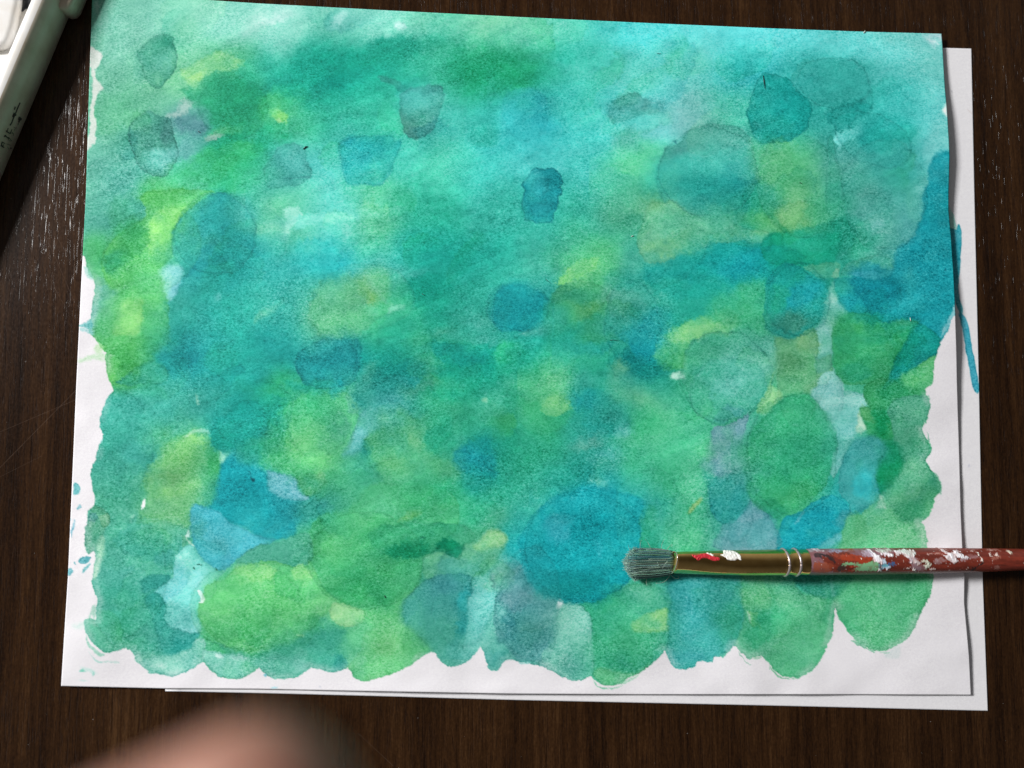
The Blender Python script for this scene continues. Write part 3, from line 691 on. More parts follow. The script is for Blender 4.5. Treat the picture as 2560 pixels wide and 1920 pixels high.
# faint rounded dabs whose drying edge shows through everything painted over them
RINGS = """
Z 0 0 1
E 720,150,130,42,-12;0d9c84;.50;16;0
E 860,110,90,30,-15;149a7c;.40;12;0
E 690,195,110,36,0;0c9a82;.45;16;0
E 1085,150,80,42,0;119a68;.50;16;0
E 520,225,60,50,0;189468;.35;14;0
E 1600,420,90,38,10;0e9890;.45;12;0
E 1820,510,80,38,0;0d9a78;.45;10;0
E 1520,560,130,26,-15;0e9c96;.45;12;0
E 1010,545,110,34,-18;0f9b88;.40;14;0
E 905,630,50,30,0;0a977e;.45;10;0
E 930,780,120,40,-10;0b9482;.40;16;0
E 860,815,60,32,-20;0a8a82;.50;10;0
E 560,930,60,60,0;0f9488;.40;14;0
E 430,780,70,60,-30;11908f;.35;16;0
E 1060,900,70,80,0;149a78;.35;18;0
E 1390,790,50,26,20;0a8076;.45;7;0
E 1180,1010,110,60,0;179a74;.30;20;0
E 1890,610,60,34,15;0884a0;.55;10;0
E 1250,1270,110,34,8;038482;.45;12;0
E 350,1330,90,26,0;238a7a;.35;12;0
E 1480,1000,60,70,0;35b884;.30;16;0
E 1500,720,70,16,-12;93d880;.35;8;0
E 1250,590,44,20,-30;84d876;.35;9;0
E 700,470,110,12,-6;84e6d2;.40;6;0
E 1850,100,120,30,8;66e0de;.35;16;0
E 1500,60,160,26,4;55d8d6;.30;14;0
Z 0 0 1
E 466,507,88,88,0;1f9594;.25;1.5;.14
E 560,520,60,70,0;2a9f94;.10;3;.06
E 505,232,76,68,10;16986a;.18;2;.10
E 1530,370,108,98,0;3a9f92;.16;1.5;.16
E 1728,400,92,112,-8;4aae8c;.16;2;.10
E 1802,178,82,56,5;2ba198;.28;2;.14
E 1885,300,90,55,25;229f96;.22;2;.12
E 1910,420,95,120,0;4ba398;.18;2;.08
E 1120,660,70,52,0;1a979c;.15;2;.10
E 1135,245,52,58,0;2bb3b4;.28;3;.07
E 1568,812,102,96,20;4cb498;.14;1.5;.16
E 1725,648,70,80,-5;189c95;.15;1.5;.16
E 1365,700,60,95,0;159c9c;.16;3;.10
E 1380,770,70,62,0;1a9a8c;.14;2;.10
E 1712,985,98,132,-4;30ac7a;.14;1.5;.14
E 1290,870,80,70,0;2aa08c;.12;3;.08
E 1260,1180,128,118,0;0ba0aa;.14;1.5;.14
E 1410,1120,80,110,-10;3fb88c;.14;2;.08
E 1575,1095,50,80,-10;2b9a94;.14;2;.10
E 705,782,68,60,0;168e90;.14;2;.12
E 545,890,90,70,-10;129f94;.14;2;.10
E 690,905,70,85,15;3ba680;.18;3;.08
E 850,960,60,90,0;45ae76;.16;3;.07
E 790,640,105,72,5;55b488;.14;2;.08
E 790,1210,125,108,0;47b46c;.14;1.5;.13
E 330,540,110,90,-30;4fb860;.12;2;.08
E 1180,880,70,55,-20;48b078;.14;3;.06
E 1430,560,60,110,60;3aa78c;.12;3;.06
E 980,560,120,60,-15;16a692;.16;4;.05
E 930,700,120,60,-20;1aa590;.16;4;.05
E 620,430,110,50,-15;4cc4b4;.14;4;.04
E 250,960,80,120,0;2f9d8a;.14;2;.08
E 270,1250,90,130,10;3ea58c;.14;2;.08
E 1930,1230,85,110,0;5cc088;.14;2;.08
E 1660,1340,90,100,0;42b382;.12;2;.08
E 1000,1290,70,110,0;3c9e96;.12;2;.08
E 1140,1300,70,120,5;4b9896;.12;2;.08
E 530,1310,120,95,-5;5fca6a;.10;1.5;.10
"""
# splashes beyond the painted edge, on bare paper
SPLASH = """
T 0 0
T 3 1
E 1535,675,9,15,0;0a6c7e;.8;1.2;0
E 1045,905,9,10,0;0a7086;.6;1.5;0
E 1315,508,6,6,0;0a7a84;.7;1;0
E 1345,565,6,7,0;0a7a84;.6;1;0
E 1370,270,20,24,0;0c8094;.35;3;0
E 1450,260,14,16,0;0c8094;.35;3;0
T 0 2
P 2165,812|2195,815|2205,835|2185,855|2170,840;0a4f5c;.8;1.2;0
P 2140,750|2165,770|2180,815|2172,815|2155,775;0a6470;.6;1;0
E 1130,798,10,6,0;1e7a66;.7;1;0
P 1668,1585|1682,1585|1686,1602|1674,1600;164f3c;.8;.8;0
P 1700,1565|1735,1558|1750,1555|1748,1566|1715,1570;164f3c;.8;.8;0
P 1860,1585|1885,1605|1890,1615|1875,1610;164f3c;.7;.8;0
T 0 1
P 690,1140|790,1110|800,1180|690,1165;5fb4b4;.8;1.5;0
P 690,1180|790,1190|820,1240|740,1220|690,1210;86c8c8;.6;2;0
P 720,640|790,700|800,760|740,720;8ccabc;.6;2;0
P 680,1440|780,1400|900,1390|900,1450|760,1450|680,1480;a8d8a8;.55;5;0
E 860,1350,40,40,0;a8d8a0;.6;4;0
T 0 2
P 625,860|650,850|678,880|672,930|645,952|625,945;68b8bc;.95;1;.05
P 660,1100|690,1055|712,1070|700,1085;6ab0bc;.8;1;0
P 610,1330|606,1290|620,1230|655,1170|640,1240;70b4c8;.8;1.5;0
P 668,1530|700,1500|760,1488|775,1500|765,1530|700,1555;4fa4ae;.9;1;.05
P 705,1620|730,1570|778,1540|750,1590|715,1625;68b4b8;.85;1.5;0
P 590,1600|610,1590|632,1612|615,1650|590,1655;66b2bc;.9;1;0
E 642,1548,9,9,0;6ab0b8;.8;1;0
E 605,1170,12,14,0;8cc4d0;.5;1.5;0
E 880,500,20,10,-60;bfe8ec;.6;2;0
P 735,1400|750,1390|760,1470|745,1440;5aa88c;.7;1.5;0
T 0 3
P 680,830|720,810|740,830|700,840;6cc8b0;.8;1.5;0
E 770,820,60,14,20;b8e0d8;.7;3;0
E 810,850,10,18,0;86cfc0;.7;1.5;0
P 735,500|770,580|850,660|910,680|860,700|800,650|750,580;86c8b0;.7;1;0
P 760,640|800,700|900,745|960,730|880,755|810,720;8fcfc0;.6;1;0
P 770,330|820,240|815,380|790,340|760,400;7fc0a8;.6;2;0
E 680,430,60,25,-20;b8ddd2;.5;5;0
P 900,745|1030,740|1010,760;a8d8cc;.5;1.5;0
E 720,915,30,6,10;a8dcd0;.5;1.5;0
T 1 3
E 160,965,26,10,0;9fd8e4;.8;2;0
E 548,958,10,8,0;c0c4d0;.7;2;0
P 60,860|90,850|80,880;5cb8c4;.7;1;0
T 2 3
P 60,745|150,735|160,755|100,768;74c4bc;.6;1;0
P 700,900|760,955|850,970|960,945|860,978|750,965;62c094;.7;1;0
P 930,925|1010,880|1100,840|1010,905|950,935;86cfa8;.6;1;0
P 1960,660|2010,730|2070,760|2030,750|1980,700;5fae8a;.8;1;0
P 2080,690|2160,700|2120,720;7fbf9c;.6;1;0
T 3 3
P 0,770|80,850|150,880|220,886|140,890|60,855;58b080;.75;1;0
P 720,560|800,610|900,655|930,650|860,625|780,570;5fb48c;.75;1;0
P 960,655|1060,655|1040,668;84c8a8;.6;1;0
P 1120,600|1135,580|1130,720|1000,690;c4dcd8;.35;3;0
T 3 2
P 1395,100|1405,140|1395,190|1380,120;6fb898;.6;1;0
P 1385,420|1400,480|1412,560|1390,480;55a884;.7;1;0
P 1430,770|1470,800|1496,880|1490,960|1460,880;5aac88;.6;1.5;0
"""
# small marks left unpainted inside, scratched light lines and thin dark lines
def pts_of(s):
    return np.array([[float(v) for v in p.split(',')] for p in s.replace('\n', ' ').split()])
def smooth_poly(p, n=4):
    out = []
    L = len(p)
    for i in range(L):
        p0, p1, p2, p3 = p[i-1], p[i], p[(i+1) % L], p[(i+2) % L]
        for k in range(n):
            t = k/n
            out.append(.5*(2*p1+(p2-p0)*t+(2*p0-5*p1+4*p2-p3)*t*t+(3*p1-p0-3*p2+p3)*t**3))
    return np.array(out)
def sdf(px, py, X, Y):            # negative inside
    d = np.full(X.shape, 1e9); ins = np.zeros(X.shape, bool)
    n = len(px)
    for i in range(n):
        ax, ay = px[i], py[i]; bx, by = px[(i+1) % n], py[(i+1) % n]
        ex, ey = bx-ax, by-ay
        L2 = ex*ex+ey*ey+1e-9
        t = np.clip(((X-ax)*ex+(Y-ay)*ey)/L2, 0, 1)
        q = (X-ax-t*ex)**2+(Y-ay-t*ey)**2
        np.minimum(d, q, out=d)
        c = ((ay > Y) != (by > Y)) & (X < (Y-ay)*ex/(ey if abs(ey) > 1e-9 else 1e-9)+ax)
        ins ^= c
    d = np.sqrt(d)
    return np.where(ins, -d, d)
def vnoise(X, Y, wl, seed, wy=None):
    """smooth value noise of wavelength wl, sampled at X, Y"""
    r = np.random.default_rng(seed); wy = wy or wl
    g = r.standard_normal((int(2600/wy)+8, int(3200/wl)+8)).astype(np.float32)
    fx = (X+300)/wl; fy = (Y+300)/wy
    ix = np.clip(fx.astype(int), 0, g.shape[1]-2); iy = np.clip(fy.astype(int), 0, g.shape[0]-2)
    tx = np.clip(fx-ix, 0, 1); ty = np.clip(fy-iy, 0, 1)
    tx = tx*tx*(3-2*tx); ty = ty*ty*(3-2*ty)
    return (g[iy, ix]*(1-tx)+g[iy, ix+1]*tx)*(1-ty)+(g[iy+1, ix]*(1-tx)+g[iy+1, ix+1]*tx)*ty
def sstep(x):
    x = np.clip(x, 0, 1); return x*x*(3-2*x)
PAPER = hexc('e4e2e6')
def lay(C, X, Y, XW, YW, VAR, text, wob=1.0, SV=None, rims=0):
    ox = oy = 0; sc = .25
    for line in text.strip().splitlines():
        if line[0] == 'T':
            _, i, j = line.split(); ox, oy, sc = 553*int(i), 414.75*int(j), .25; continue
        if line[0] == 'Z':
            ox, oy, sc = [float(v) for v in line.split()[1:]]; continue
        geo, col, a, soft, rim = line[2:].split(';')
        a, soft, rim = float(a), float(soft), float(rim)
        if line[0] == 'P':
            p = pts_of(geo.replace('|', ' '))*sc+[ox, oy]
            p = smooth_poly(p, 3)
            bx0, by0 = p.min(0); bx1, by1 = p.max(0)
        else:
            cx, cy, rx, ry, rot = [float(v) for v in geo.split(',')]
            cx, cy, rx, ry = cx*sc+ox, cy*sc+oy, rx*sc, ry*sc
            m = max(rx, ry); bx0, bx1, by0, by1 = cx-m, cx+m, cy-m, cy+m
        mg = soft*2+14
        # the rows and columns of the grid that can hold this dab
        rows = np.where((Y.max(1) > by0-mg) & (Y.min(1) < by1+mg))[0]
        cols = np.where((X.max(0) > bx0-mg) & (X.min(0) < bx1+mg))[0]
        if len(rows) == 0 or len(cols) == 0: continue
        s = np.s_[rows[0]:rows[-1]+1, cols[0]:cols[-1]+1]
        w = wob*(1 if soft < 5 else 2.2)
        x = X[s]+XW[s]*w; y = Y[s]+YW[s]*w
        if line[0] == 'P':
            d = sdf(p[:, 0], p[:, 1], x, y)
        else:
            r = np.radians(rot); u = (x-cx)*np.cos(r)+(y-cy)*np.sin(r); v = -(x-cx)*np.sin(r)+(y-cy)*np.cos(r)
            d = (np.sqrt((u/rx)**2+(v/ry)**2)-1)*min(rx, ry)
        sv = 1.0 if SV is None else SV[s]
        c = hexc(col)
        blk = C[s]
        th_ = (bx0*12.9+by0*7.3) % 6.283                     # every dab is wetter at one end
        tiltg = 0 if SV is None else .22*np.clip(((X[s]-(bx0+bx1)/2)*np.cos(th_)+(Y[s]-(by0+by1)/2)*np.sin(th_))/max(8, (bx1-bx0+by1-by0)/4), -1.2, 1.2)
        if rims:
            if soft > 5 or a < .4: continue
            inside = np.clip(-d/14, 0, 1)
            e = np.exp(-((d+1.2)/1.5)**2)*rims*a*np.clip(1.5-sv*.5, 0, 1)
            blk *= 1-e[..., None]*np.array([1, .62, .6])
            blk *= 1-((d < 0)*(1-inside)*.05*a)[..., None]*np.array([1, .7, .7])
            continue
        m = sstep(.5-d/(2*soft*sv))*a*np.clip(1+(.36 if SV is not None else .2)*VAR[s]+tiltg, .45, 1.25)
        blk += (c-blk)*np.clip(m, 0, 1)[..., None]
        if rim:
            e = np.exp(-((d+1.4)/1.7)**2)*rim*1.25*(.6+.4*np.clip(VAR[s]+.6, 0, 1.5))
            blk *= 1-e[..., None]*np.array([1, .62, .6])
def painting(X, Y):
    """colour of every point of the sheet (display values); X, Y in image pixels"""
    n1 = vnoise(X, Y, 9, 1); n2 = vnoise(X, Y, 9, 2); m1 = vnoise(X, Y, 34, 3); m2 = vnoise(X, Y, 34, 4)
    f1 = vnoise(X, Y, 3.6, 5); f2 = vnoise(X, Y, 3.6, 6)
    XW = n1*1.1+m1*2.4+f1*1.0; YW = n2*1.1+m2*2.4+f2*1.0
    VAR = vnoise(X, Y, 60, 8)*.6+vnoise(X, Y, 22, 9)*.5+vnoise(X, Y, 8, 10)*.25
    # the broad wash, interpolated between its readings with a little drift
    xx = np.clip((X+vnoise(X, Y, 70, 11)*16-WX[0])/110.6, 0, len(WX)-1.001)
    yy = np.clip((Y+vnoise(X, Y, 70, 12)*16-WY[0])/103.7, 0, len(WY)-1.001)
    ix = xx.astype(int); iy = yy.astype(int); tx = sstep(xx-ix)[..., None]; ty = sstep(yy-iy)[..., None]
    C = (WASH[iy, ix]*(1-tx)+WASH[iy, ix+1]*tx)*(1-ty)+(WASH[iy+1, ix]*(1-tx)+WASH[iy+1, ix+1]*tx)*ty
    SV = np.exp(1.0*vnoise(X, Y, 75, 14)+.35)
    lay(C, X, Y, XW, YW, VAR, DABS, SV=SV)
    lay(C, X, Y, XW, YW, VAR, DABS, SV=SV, rims=.07)
    lay(C, X, Y, XW, YW, VAR, RINGS)
    # many thin glazes laid one over another, each with its own drying edge
    r = np.random.default_rng(12)
    for k in range(190):
        gx, gy = r.uniform(190, 2050), r.uniform(0, 1440); rx, ry = r.uniform(28, 95), r.uniform(20, 55); rot = np.radians(r.uniform(-55, -5))
        rows = np.where((Y.max(1) > gy-rx*1.3) & (Y.min(1) < gy+rx*1.3))[0]; cols = np.where((X.max(0) > gx-rx*1.3) & (X.min(0) < gx+rx*1.3))[0]
        if len(rows) == 0 or len(cols) == 0: continue
        s = np.s_[rows[0]:rows[-1]+1, cols[0]:cols[-1]+1]; x = X[s]+XW[s]*2.6-gx; y = Y[s]+YW[s]*2.6-gy
        uu_ = x*np.cos(rot)+y*np.sin(rot); vv_ = -x*np.sin(rot)+y*np.cos(rot)
        d = (np.sqrt((uu_/rx)**2+(vv_/ry)**2)-1)*min(rx, ry)
        soft = r.choice([2.5, 4, 9]); ink = np.array([[.80, .97, .95], [.90, .99, .90], [.78, .94, .98], [1.12, 1.05, 1.0], [1.10, 1.03, 1.04]][r.integers(5)])
        fade = np.clip(.5+(uu_*np.cos(k)+vv_*np.sin(k))/(rx*1.2), 0, 1)          # stronger towards one side
        m = sstep(.5-d/(2*soft))*fade*.75
        C[s] *= 1+(ink-1)*m[..., None]
        C[s] *= 1-(np.exp(-((d+1.2)/1.5)**2)*fade*(.10 if soft < 5 else 0))[..., None]*np.array([1, .6, .6])
    # the drag of the brush, running up to the right
    a = np.radians(-24); su, sv = X*np.cos(a)+Y*np.sin(a), -X*np.sin(a)+Y*np.cos(a)+900
    st = vnoise(su, sv, 150, 41, 13)*.6+vnoise(su, sv, 80, 42, 6)*.5
    st *= np.clip(.25+sstep(.5+(vnoise(X, Y, 230, 43))*.9), 0, 1)
    C *= 1+(st*.026)[..., None]*np.array([1.8, 1, .95])
    # cloudy settling of the pigment, larger than the paper grain
    cl = vnoise(X, Y, 46, 21, 30)*.5+vnoise(X, Y, 20, 22, 14)*.5+vnoise(X, Y, 9, 23, 7)*.45
    dry = 1-np.clip(C.min(2)*1.1, 0, 1)
    C *= 1-(cl*.055*dry)[..., None]*np.array([1.9, 1, .9])
    # bare paper outside the painted outline and in the gaps left white
    mean = C.mean(2, keepdims=True); C = np.clip(mean+(C-mean)*.945+(mean-.50)*.17+.008, 0, 1)
    yg = np.clip(C[..., 1]-C[..., 2]-.20, 0, 1)
    C[..., 2] += .26*yg; C[..., 0] -= .06*yg; C[..., 1] -= .05*yg
    bl = np.clip(C[..., 2]-C[..., 1]-.01, 0, 1); C[..., 2] -= .45*bl; C[..., 1] += .10*bl
    C[..., 2] *= 1.015
    C = np.clip(C, 0, 1)
    o = smooth_poly(pts_of(OUTLINE), 2)
    d = sdf(o[:, 0], o[:, 1], X+XW*.8, Y+YW*.8)
    rim = np.exp(-((d+2.0)/2.2)**2)*.10*(.5+np.clip(VAR, -.4, 1))
    C *= 1-rim[..., None]*np.array([1, .5, .5])
    pale = np.exp(-((d+6)/8)**2)*.30
    C += (PAPER-C)*pale[..., None]*np.clip(vnoise(X, Y, 40, 31), 0, 1)[..., None]
    C += (PAPER-C)*sstep(.5+d/2.2)[..., None]
    gaps = """
T 0 0
P 770,425|850,450|878,490|850,560|815,600|825,680|870,730|885,770|850,810|830,880|822,1000|824,1100|806,1170|812,1220|770,1280|740,1290|770,1100|790,900|790,700;d9dad6;.85;2;0
E 850,480,30,30,0;d5dcd8;.6;3;0
"""
    lay(C, X, Y, XW, YW, VAR*0, gaps)
    lay(C, X, Y, XW*.7, YW*.7, VAR*0, SPLASH)
    # faint dry scratches and specks
    r = np.random.default_rng(5)
    return np.clip(C, 0, 1)
# ---------------------------------------------------------------- dark wooden table
def wood():
    m, N, L, b = mat('dark_wood', rough=.4)
    tc = nd(N, 'ShaderNodeTexCoord').outputs['Object']
    warp = nd(N, 'ShaderNodeTexNoise', i_Scale=5.0, i_Detail=2); L.new(stretched(N, L, tc, 1, .5), warp.inputs['Vector'])
    vm = nd(N, 'ShaderNodeVectorMath', operation='MULTIPLY_ADD'); L.new(warp.outputs['Color'], vm.inputs[0])
    vm.inputs[1].default_value = (.012, 0, 0); L.new(tc, vm.inputs[2]); v = vm.outputs[0]
    broad = noise_of(N, L, stretched(N, L, v, 1, .05, .02), 75, 3, .6)
    streak = noise_of(N, L, stretched(N, L, v, 1, .035, .02), 420, 4, .65)
    fine = noise_of(N, L, stretched(N, L, v, 1, .10, .02), 1500, 3, .7)
    dots = noise_of(N, L, stretched(N, L, v, 1, .5, .02), 1300, 2, .6)
    t = math_(N, L, 'MULTIPLY_ADD', broad, .7, math_(N, L, 'MULTIPLY', streak, .7))
    t = math_(N, L, 'MULTIPLY_ADD', fine, .6, t)
    t = math_(N, L, 'MULTIPLY_ADD', dots, .35, t)
    col = ramp(N, L, math_(N, L, 'SUBTRACT', t, .66), [(0, (.003, .0012, .0006)), (.34, (.013, .0055, .0024)), (.58, (.033, .0142, .0052)), (.82, (.066, .031, .0120))])
    # open pores: short dark furrows along the grain
    pore = noise_of(N, L, stretched(N, L, v, 1, .034, .02), 900, 2, .6)
    pore2 = noise_of(N, L, stretched(N, L, v, 1, .06, .03), 1500, 1, .5)
    pm = math_(N, L, 'MAXIMUM', ramp(N, L, pore, [(.60, (0, 0, 0)), (.66, (1, 1, 1))]), ramp(N, L, pore2, [(.64, (0, 0, 0)), (.70, (1, 1, 1))]))
    col = mixc(N, L, math_(N, L, 'MULTIPLY', pm, .4), col, (.004, .0018, .0012))
    # fine pale scratches crossing the grain
    sx = nd(N, 'ShaderNodeSeparateXYZ'); L.new(tc, sx.inputs[0]); sc = None
    for (x0, y0, x1, y1, wd) in SCRATCHES:
        p, q = at(x0, y0), at(x1, y1); dx, dy = q.x-p.x, q.y-p.y; ln = math.hypot(dx, dy); dx /= ln; dy /= ln
        ax = math_(N, L, 'SUBTRACT', sx.outputs[0], p.x); ay = math_(N, L, 'SUBTRACT', sx.outputs[1], p.y)
        along = math_(N, L, 'ADD', math_(N, L, 'MULTIPLY', ax, dx), math_(N, L, 'MULTIPLY', ay, dy))
        off = math_(N, L, 'ABSOLUTE', math_(N, L, 'ADD', math_(N, L, 'MULTIPLY', ax, -dy), math_(N, L, 'MULTIPLY', ay, dx)))
        k = math_(N, L, 'MULTIPLY', math_(N, L, 'LESS_THAN', off, wd), math_(N, L, 'MULTIPLY', math_(N, L, 'GREATER_THAN', along, 0), math_(N, L, 'LESS_THAN', along, ln)))
        sc = k if sc is None else math_(N, L, 'MAXIMUM', sc, k)
    sc = math_(N, L, 'MULTIPLY', sc, noise_of(N, L, tc, 300, 2))
    col = mixc(N, L, math_(N, L, 'MULTIPLY', sc, .5), col, (.16, .11, .085))
    L.new(col, b.inputs['Base Color'])
    L.new(math_(N, L, 'MULTIPLY_ADD', dots, .12, .15), b.inputs['Roughness'])
    h = math_(N, L, 'MULTIPLY_ADD', pm, -1.0, math_(N, L, 'MULTIPLY', fine, .15))
    bp = nd(N, 'ShaderNodeBump', i_Strength=1.0, i_Distance=.00007); L.new(h, bp.inputs['Height'])
    L.new(bp.outputs[0], b.inputs['Normal'])
    b.inputs['Specular IOR Level'].default_value = .22
    return m
SCRATCHES = [(0, 1010, 165, 842, .00012), (0, 933, 160, 865, .00009), (0, 1030, 90, 985, .00006), (95, 500, 160, 650, .00008),
             (100, 590, 150, 680, .00006), (775, 1585, 850, 1655, .00008), (60, 400, 150, 560, .00005)]
tb = bmesh.new()
bmesh.ops.create_cube(tb, size=1)
bmesh.ops.scale(tb, vec=(1.5, 1.1, .03), verts=tb.verts)
bmesh.ops.translate(tb, vec=(.05, .05, -.015), verts=tb.verts)
bmesh.ops.bevel(tb, geom=tb.edges[:], offset=.003, segments=2, affect='EDGES')
tm = bpy.data.meshes.new('table_top'); tb.to_mesh(tm)
put('table_top', tm, wood(), smooth=False, kind='structure')

# ---------------------------------------------------------------- sheets of paper
def paper_mat(name, painted=True):
    m, N, L, b = mat(name, rough=.7, spec=.12)
    tc = nd(N, 'ShaderNodeTexCoord').outputs['Object']
    a = nd(N, 'ShaderNodeAttribute', attribute_name='paint').outputs['Color']
    g1 = noise_of(N, L, stretched(N, L, tc, .8, 1.15), 1050, 3, .75)
    g2 = noise_of(N, L, tc, 2300, 2, .6)
    g3 = noise_of(N, L, stretched(N, L, tc, .7, 1.2), 330, 2, .6)
    g = math_(N, L, 'MULTIPLY_ADD', g2, .5, math_(N, L, 'MULTIPLY_ADD', g3, .16, g1))
    patch = noise_of(N, L, tc, 26, 3, .6)                            # the grain takes the pigment unevenly
    amp = math_(N, L, 'MULTIPLY_ADD', patch, 4.2, -.75)
    amp = math_(N, L, 'MAXIMUM', amp, .35)
    gam = math_(N, L, 'MULTIPLY_ADD', math_(N, L, 'SUBTRACT', g, .83), math_(N, L, 'MULTIPLY', amp, GRAIN), 1.0)      # pigment collects in the hollows of the grain
    gam = math_(N, L, 'MAXIMUM', gam, .45)
    gn = nd(N, 'ShaderNodeGamma'); L.new(a, gn.inputs[0]); L.new(gam, gn.inputs[1])
    # darker granules
    sp = ramp(N, L, g1, [(.52, (1, 1, 1)), (.70, (.45, .60, .60))])
    tint = nd(N, 'ShaderNodeSeparateColor'); L.new(a, tint.inputs[0])
    wet = math_(N, L, 'SUBTRACT', 1.0, math_(N, L, 'MULTIPLY', tint.outputs[0], 1.25), clamp=True)
    col = mixc(N, L, math_(N, L, 'MULTIPLY', wet, math_(N, L, 'MULTIPLY', amp, .5)), gn.outputs[0], sp, 'MULTIPLY')
    L.new(col, b.inputs['Base Color'])
    bp = nd(N, 'ShaderNodeBump', i_Strength=.55, i_Distance=.00010)
    L.new(math_(N, L, 'MULTIPLY_ADD', g3, .8, g1), bp.inputs['Height']); L.new(bp.outputs[0], b.inputs['Normal'])
    return m
GRAIN = 1.0
def curve(s):
    p = pts_of(s); seg = np.r_[0, np.cumsum(np.hypot(*np.diff(p, axis=0).T))]
    return p, seg/seg[-1]
def along(cv, t):
    p, s = cv
    # smooth interpolation through the traced image points of an edge
    out = np.stack([np.interp(t, s, p[:, k]) for k in (0, 1)], -1)
    k = np.hanning(9); k /= k.sum(); n = 4
    if len(t) > 40:
        pad = np.concatenate([2*out[:1]-out[n:0:-1], out, 2*out[-1:]-out[-2:-n-2:-1]])
        out = np.stack([np.convolve(pad[:, j], k, 'valid') for j in (0, 1)], -1)
    return out
def coons(top, bottom, left, right, u, v):
    T, B, Lf, R = along(top, u), along(bottom, u), along(left, v), along(right, v)
    U, Vv = u[None, :, None], v[:, None, None]
    c00, c10, c01, c11 = T[0], T[-1], B[0], B[-1]
    P = (1-Vv)*T[None]+Vv*B[None]+(1-U)*Lf[:, None]+U*R[:, None]
    return P-((1-U)*(1-Vv)*c00+U*(1-Vv)*c10+(1-U)*Vv*c01+U*Vv*c11)
def sheet(name, P, Z, rgb, m, th, **tags):
    X, Y = P[..., 0], P[..., 1]; wx, wy = at_np(X, Y, Z)
    me = grid_mesh(name, np.stack([wx, wy, Z], -1))
    r, c = X.shape
    # the cut edge and the underside
    bm = bmesh.new(); bm.from_mesh(me)
    bm.verts.ensure_lookup_table(); bv = list(bm.verts)
    loop = [k for k in range(c)]+[k*c+c-1 for k in range(1, r)]+[(r-1)*c+k for k in range(c-2, -1, -1)]+[k*c for k in range(r-2, 0, -1)]
    low = [bm.verts.new(bv[k].co-Vector((0, 0, th))) for k in loop]
    for k in range(len(loop)):
        j = (k+1) % len(loop)
        bm.faces.new((bv[loop[k]], bv[loop[j]], low[j], low[k]))
    bm.to_mesh(me); bm.free()
    full = np.concatenate([rgb.reshape(-1, 3), np.full((len(loop), 3), lin(PAPER)/ILL)])
    set_colour(me, full)
    o = put(name, me, m, **tags)
    return o, me
ILL = .90
ledge = curve('199,-14 199,0 192,207 186,415 175,622 165,829 156,1037 147,1244 139,1370 132,1481.8')
redge = curve('2034,73 2036.5,105 2041.5,190 2046,237 2050,300 2051.5,337 2049.5,415 2049.5,457 2055,515 2060,590 2063,652 2066.5,752 2068,830 2069.5,880 2073,992 2076,1107 2079.5,1183 2084,1244 2083.5,1302 2088,1352 2094,1419 2098,1501')
tedge = curve('199,-14 450,0 553,7 830,22 1106,36 1382,49 1659,61 1850,68 2034,73')
bedge = curve('132,1481.8 357,1487 553,1488 803,1493 1106,1498.5 1381,1500 1659,1500 1859,1500 2098,1501')
u = np.linspace(0, 1, 984); v = np.linspace(0, 1, 744)
P = coons(tedge, bedge, ledge, redge, u, v)
X, Y = P[..., 0], P[..., 1]
def relief(X, Y):
    z = (vnoise(X, Y, 260, 51, 200)*.5+vnoise(X, Y, 120, 52, 90)*.36+vnoise(X, Y, 55, 53, 40)*.12)*.0011
    return z
def lift_right(X, Y, U):
    # the right edge stands off the sheet below where it has curled
    e = sstep((U-.80)/.20)**1.5
    h = .0013*np.exp(-((Y-330)/150)**2)+.0015*np.exp(-((Y-650)/170)**2)+.0012*np.exp(-((Y-1400)/60)**2)+.0003
    return e*h
U = np.broadcast_to(u[None, :], X.shape); Vg = np.broadcast_to(v[:, None], X.shape)
Z = .0023+relief(X, Y)+lift_right(X, Y, U)
Z = np.maximum(Z, .0012)
Z += .0007*np.exp(-((Y-1500)/26)**2)*np.exp(-((X-1000)/420)**2)
rgb = np.clip(lin(painting(X, Y))/ILL, 0, .96)
sheet('painted_sheet', P, Z, rgb, paper_mat('painted_paper'), .00032,
      label='large sheet of watercolour paper covered in blue green and lime washes and dabs', category='painting')
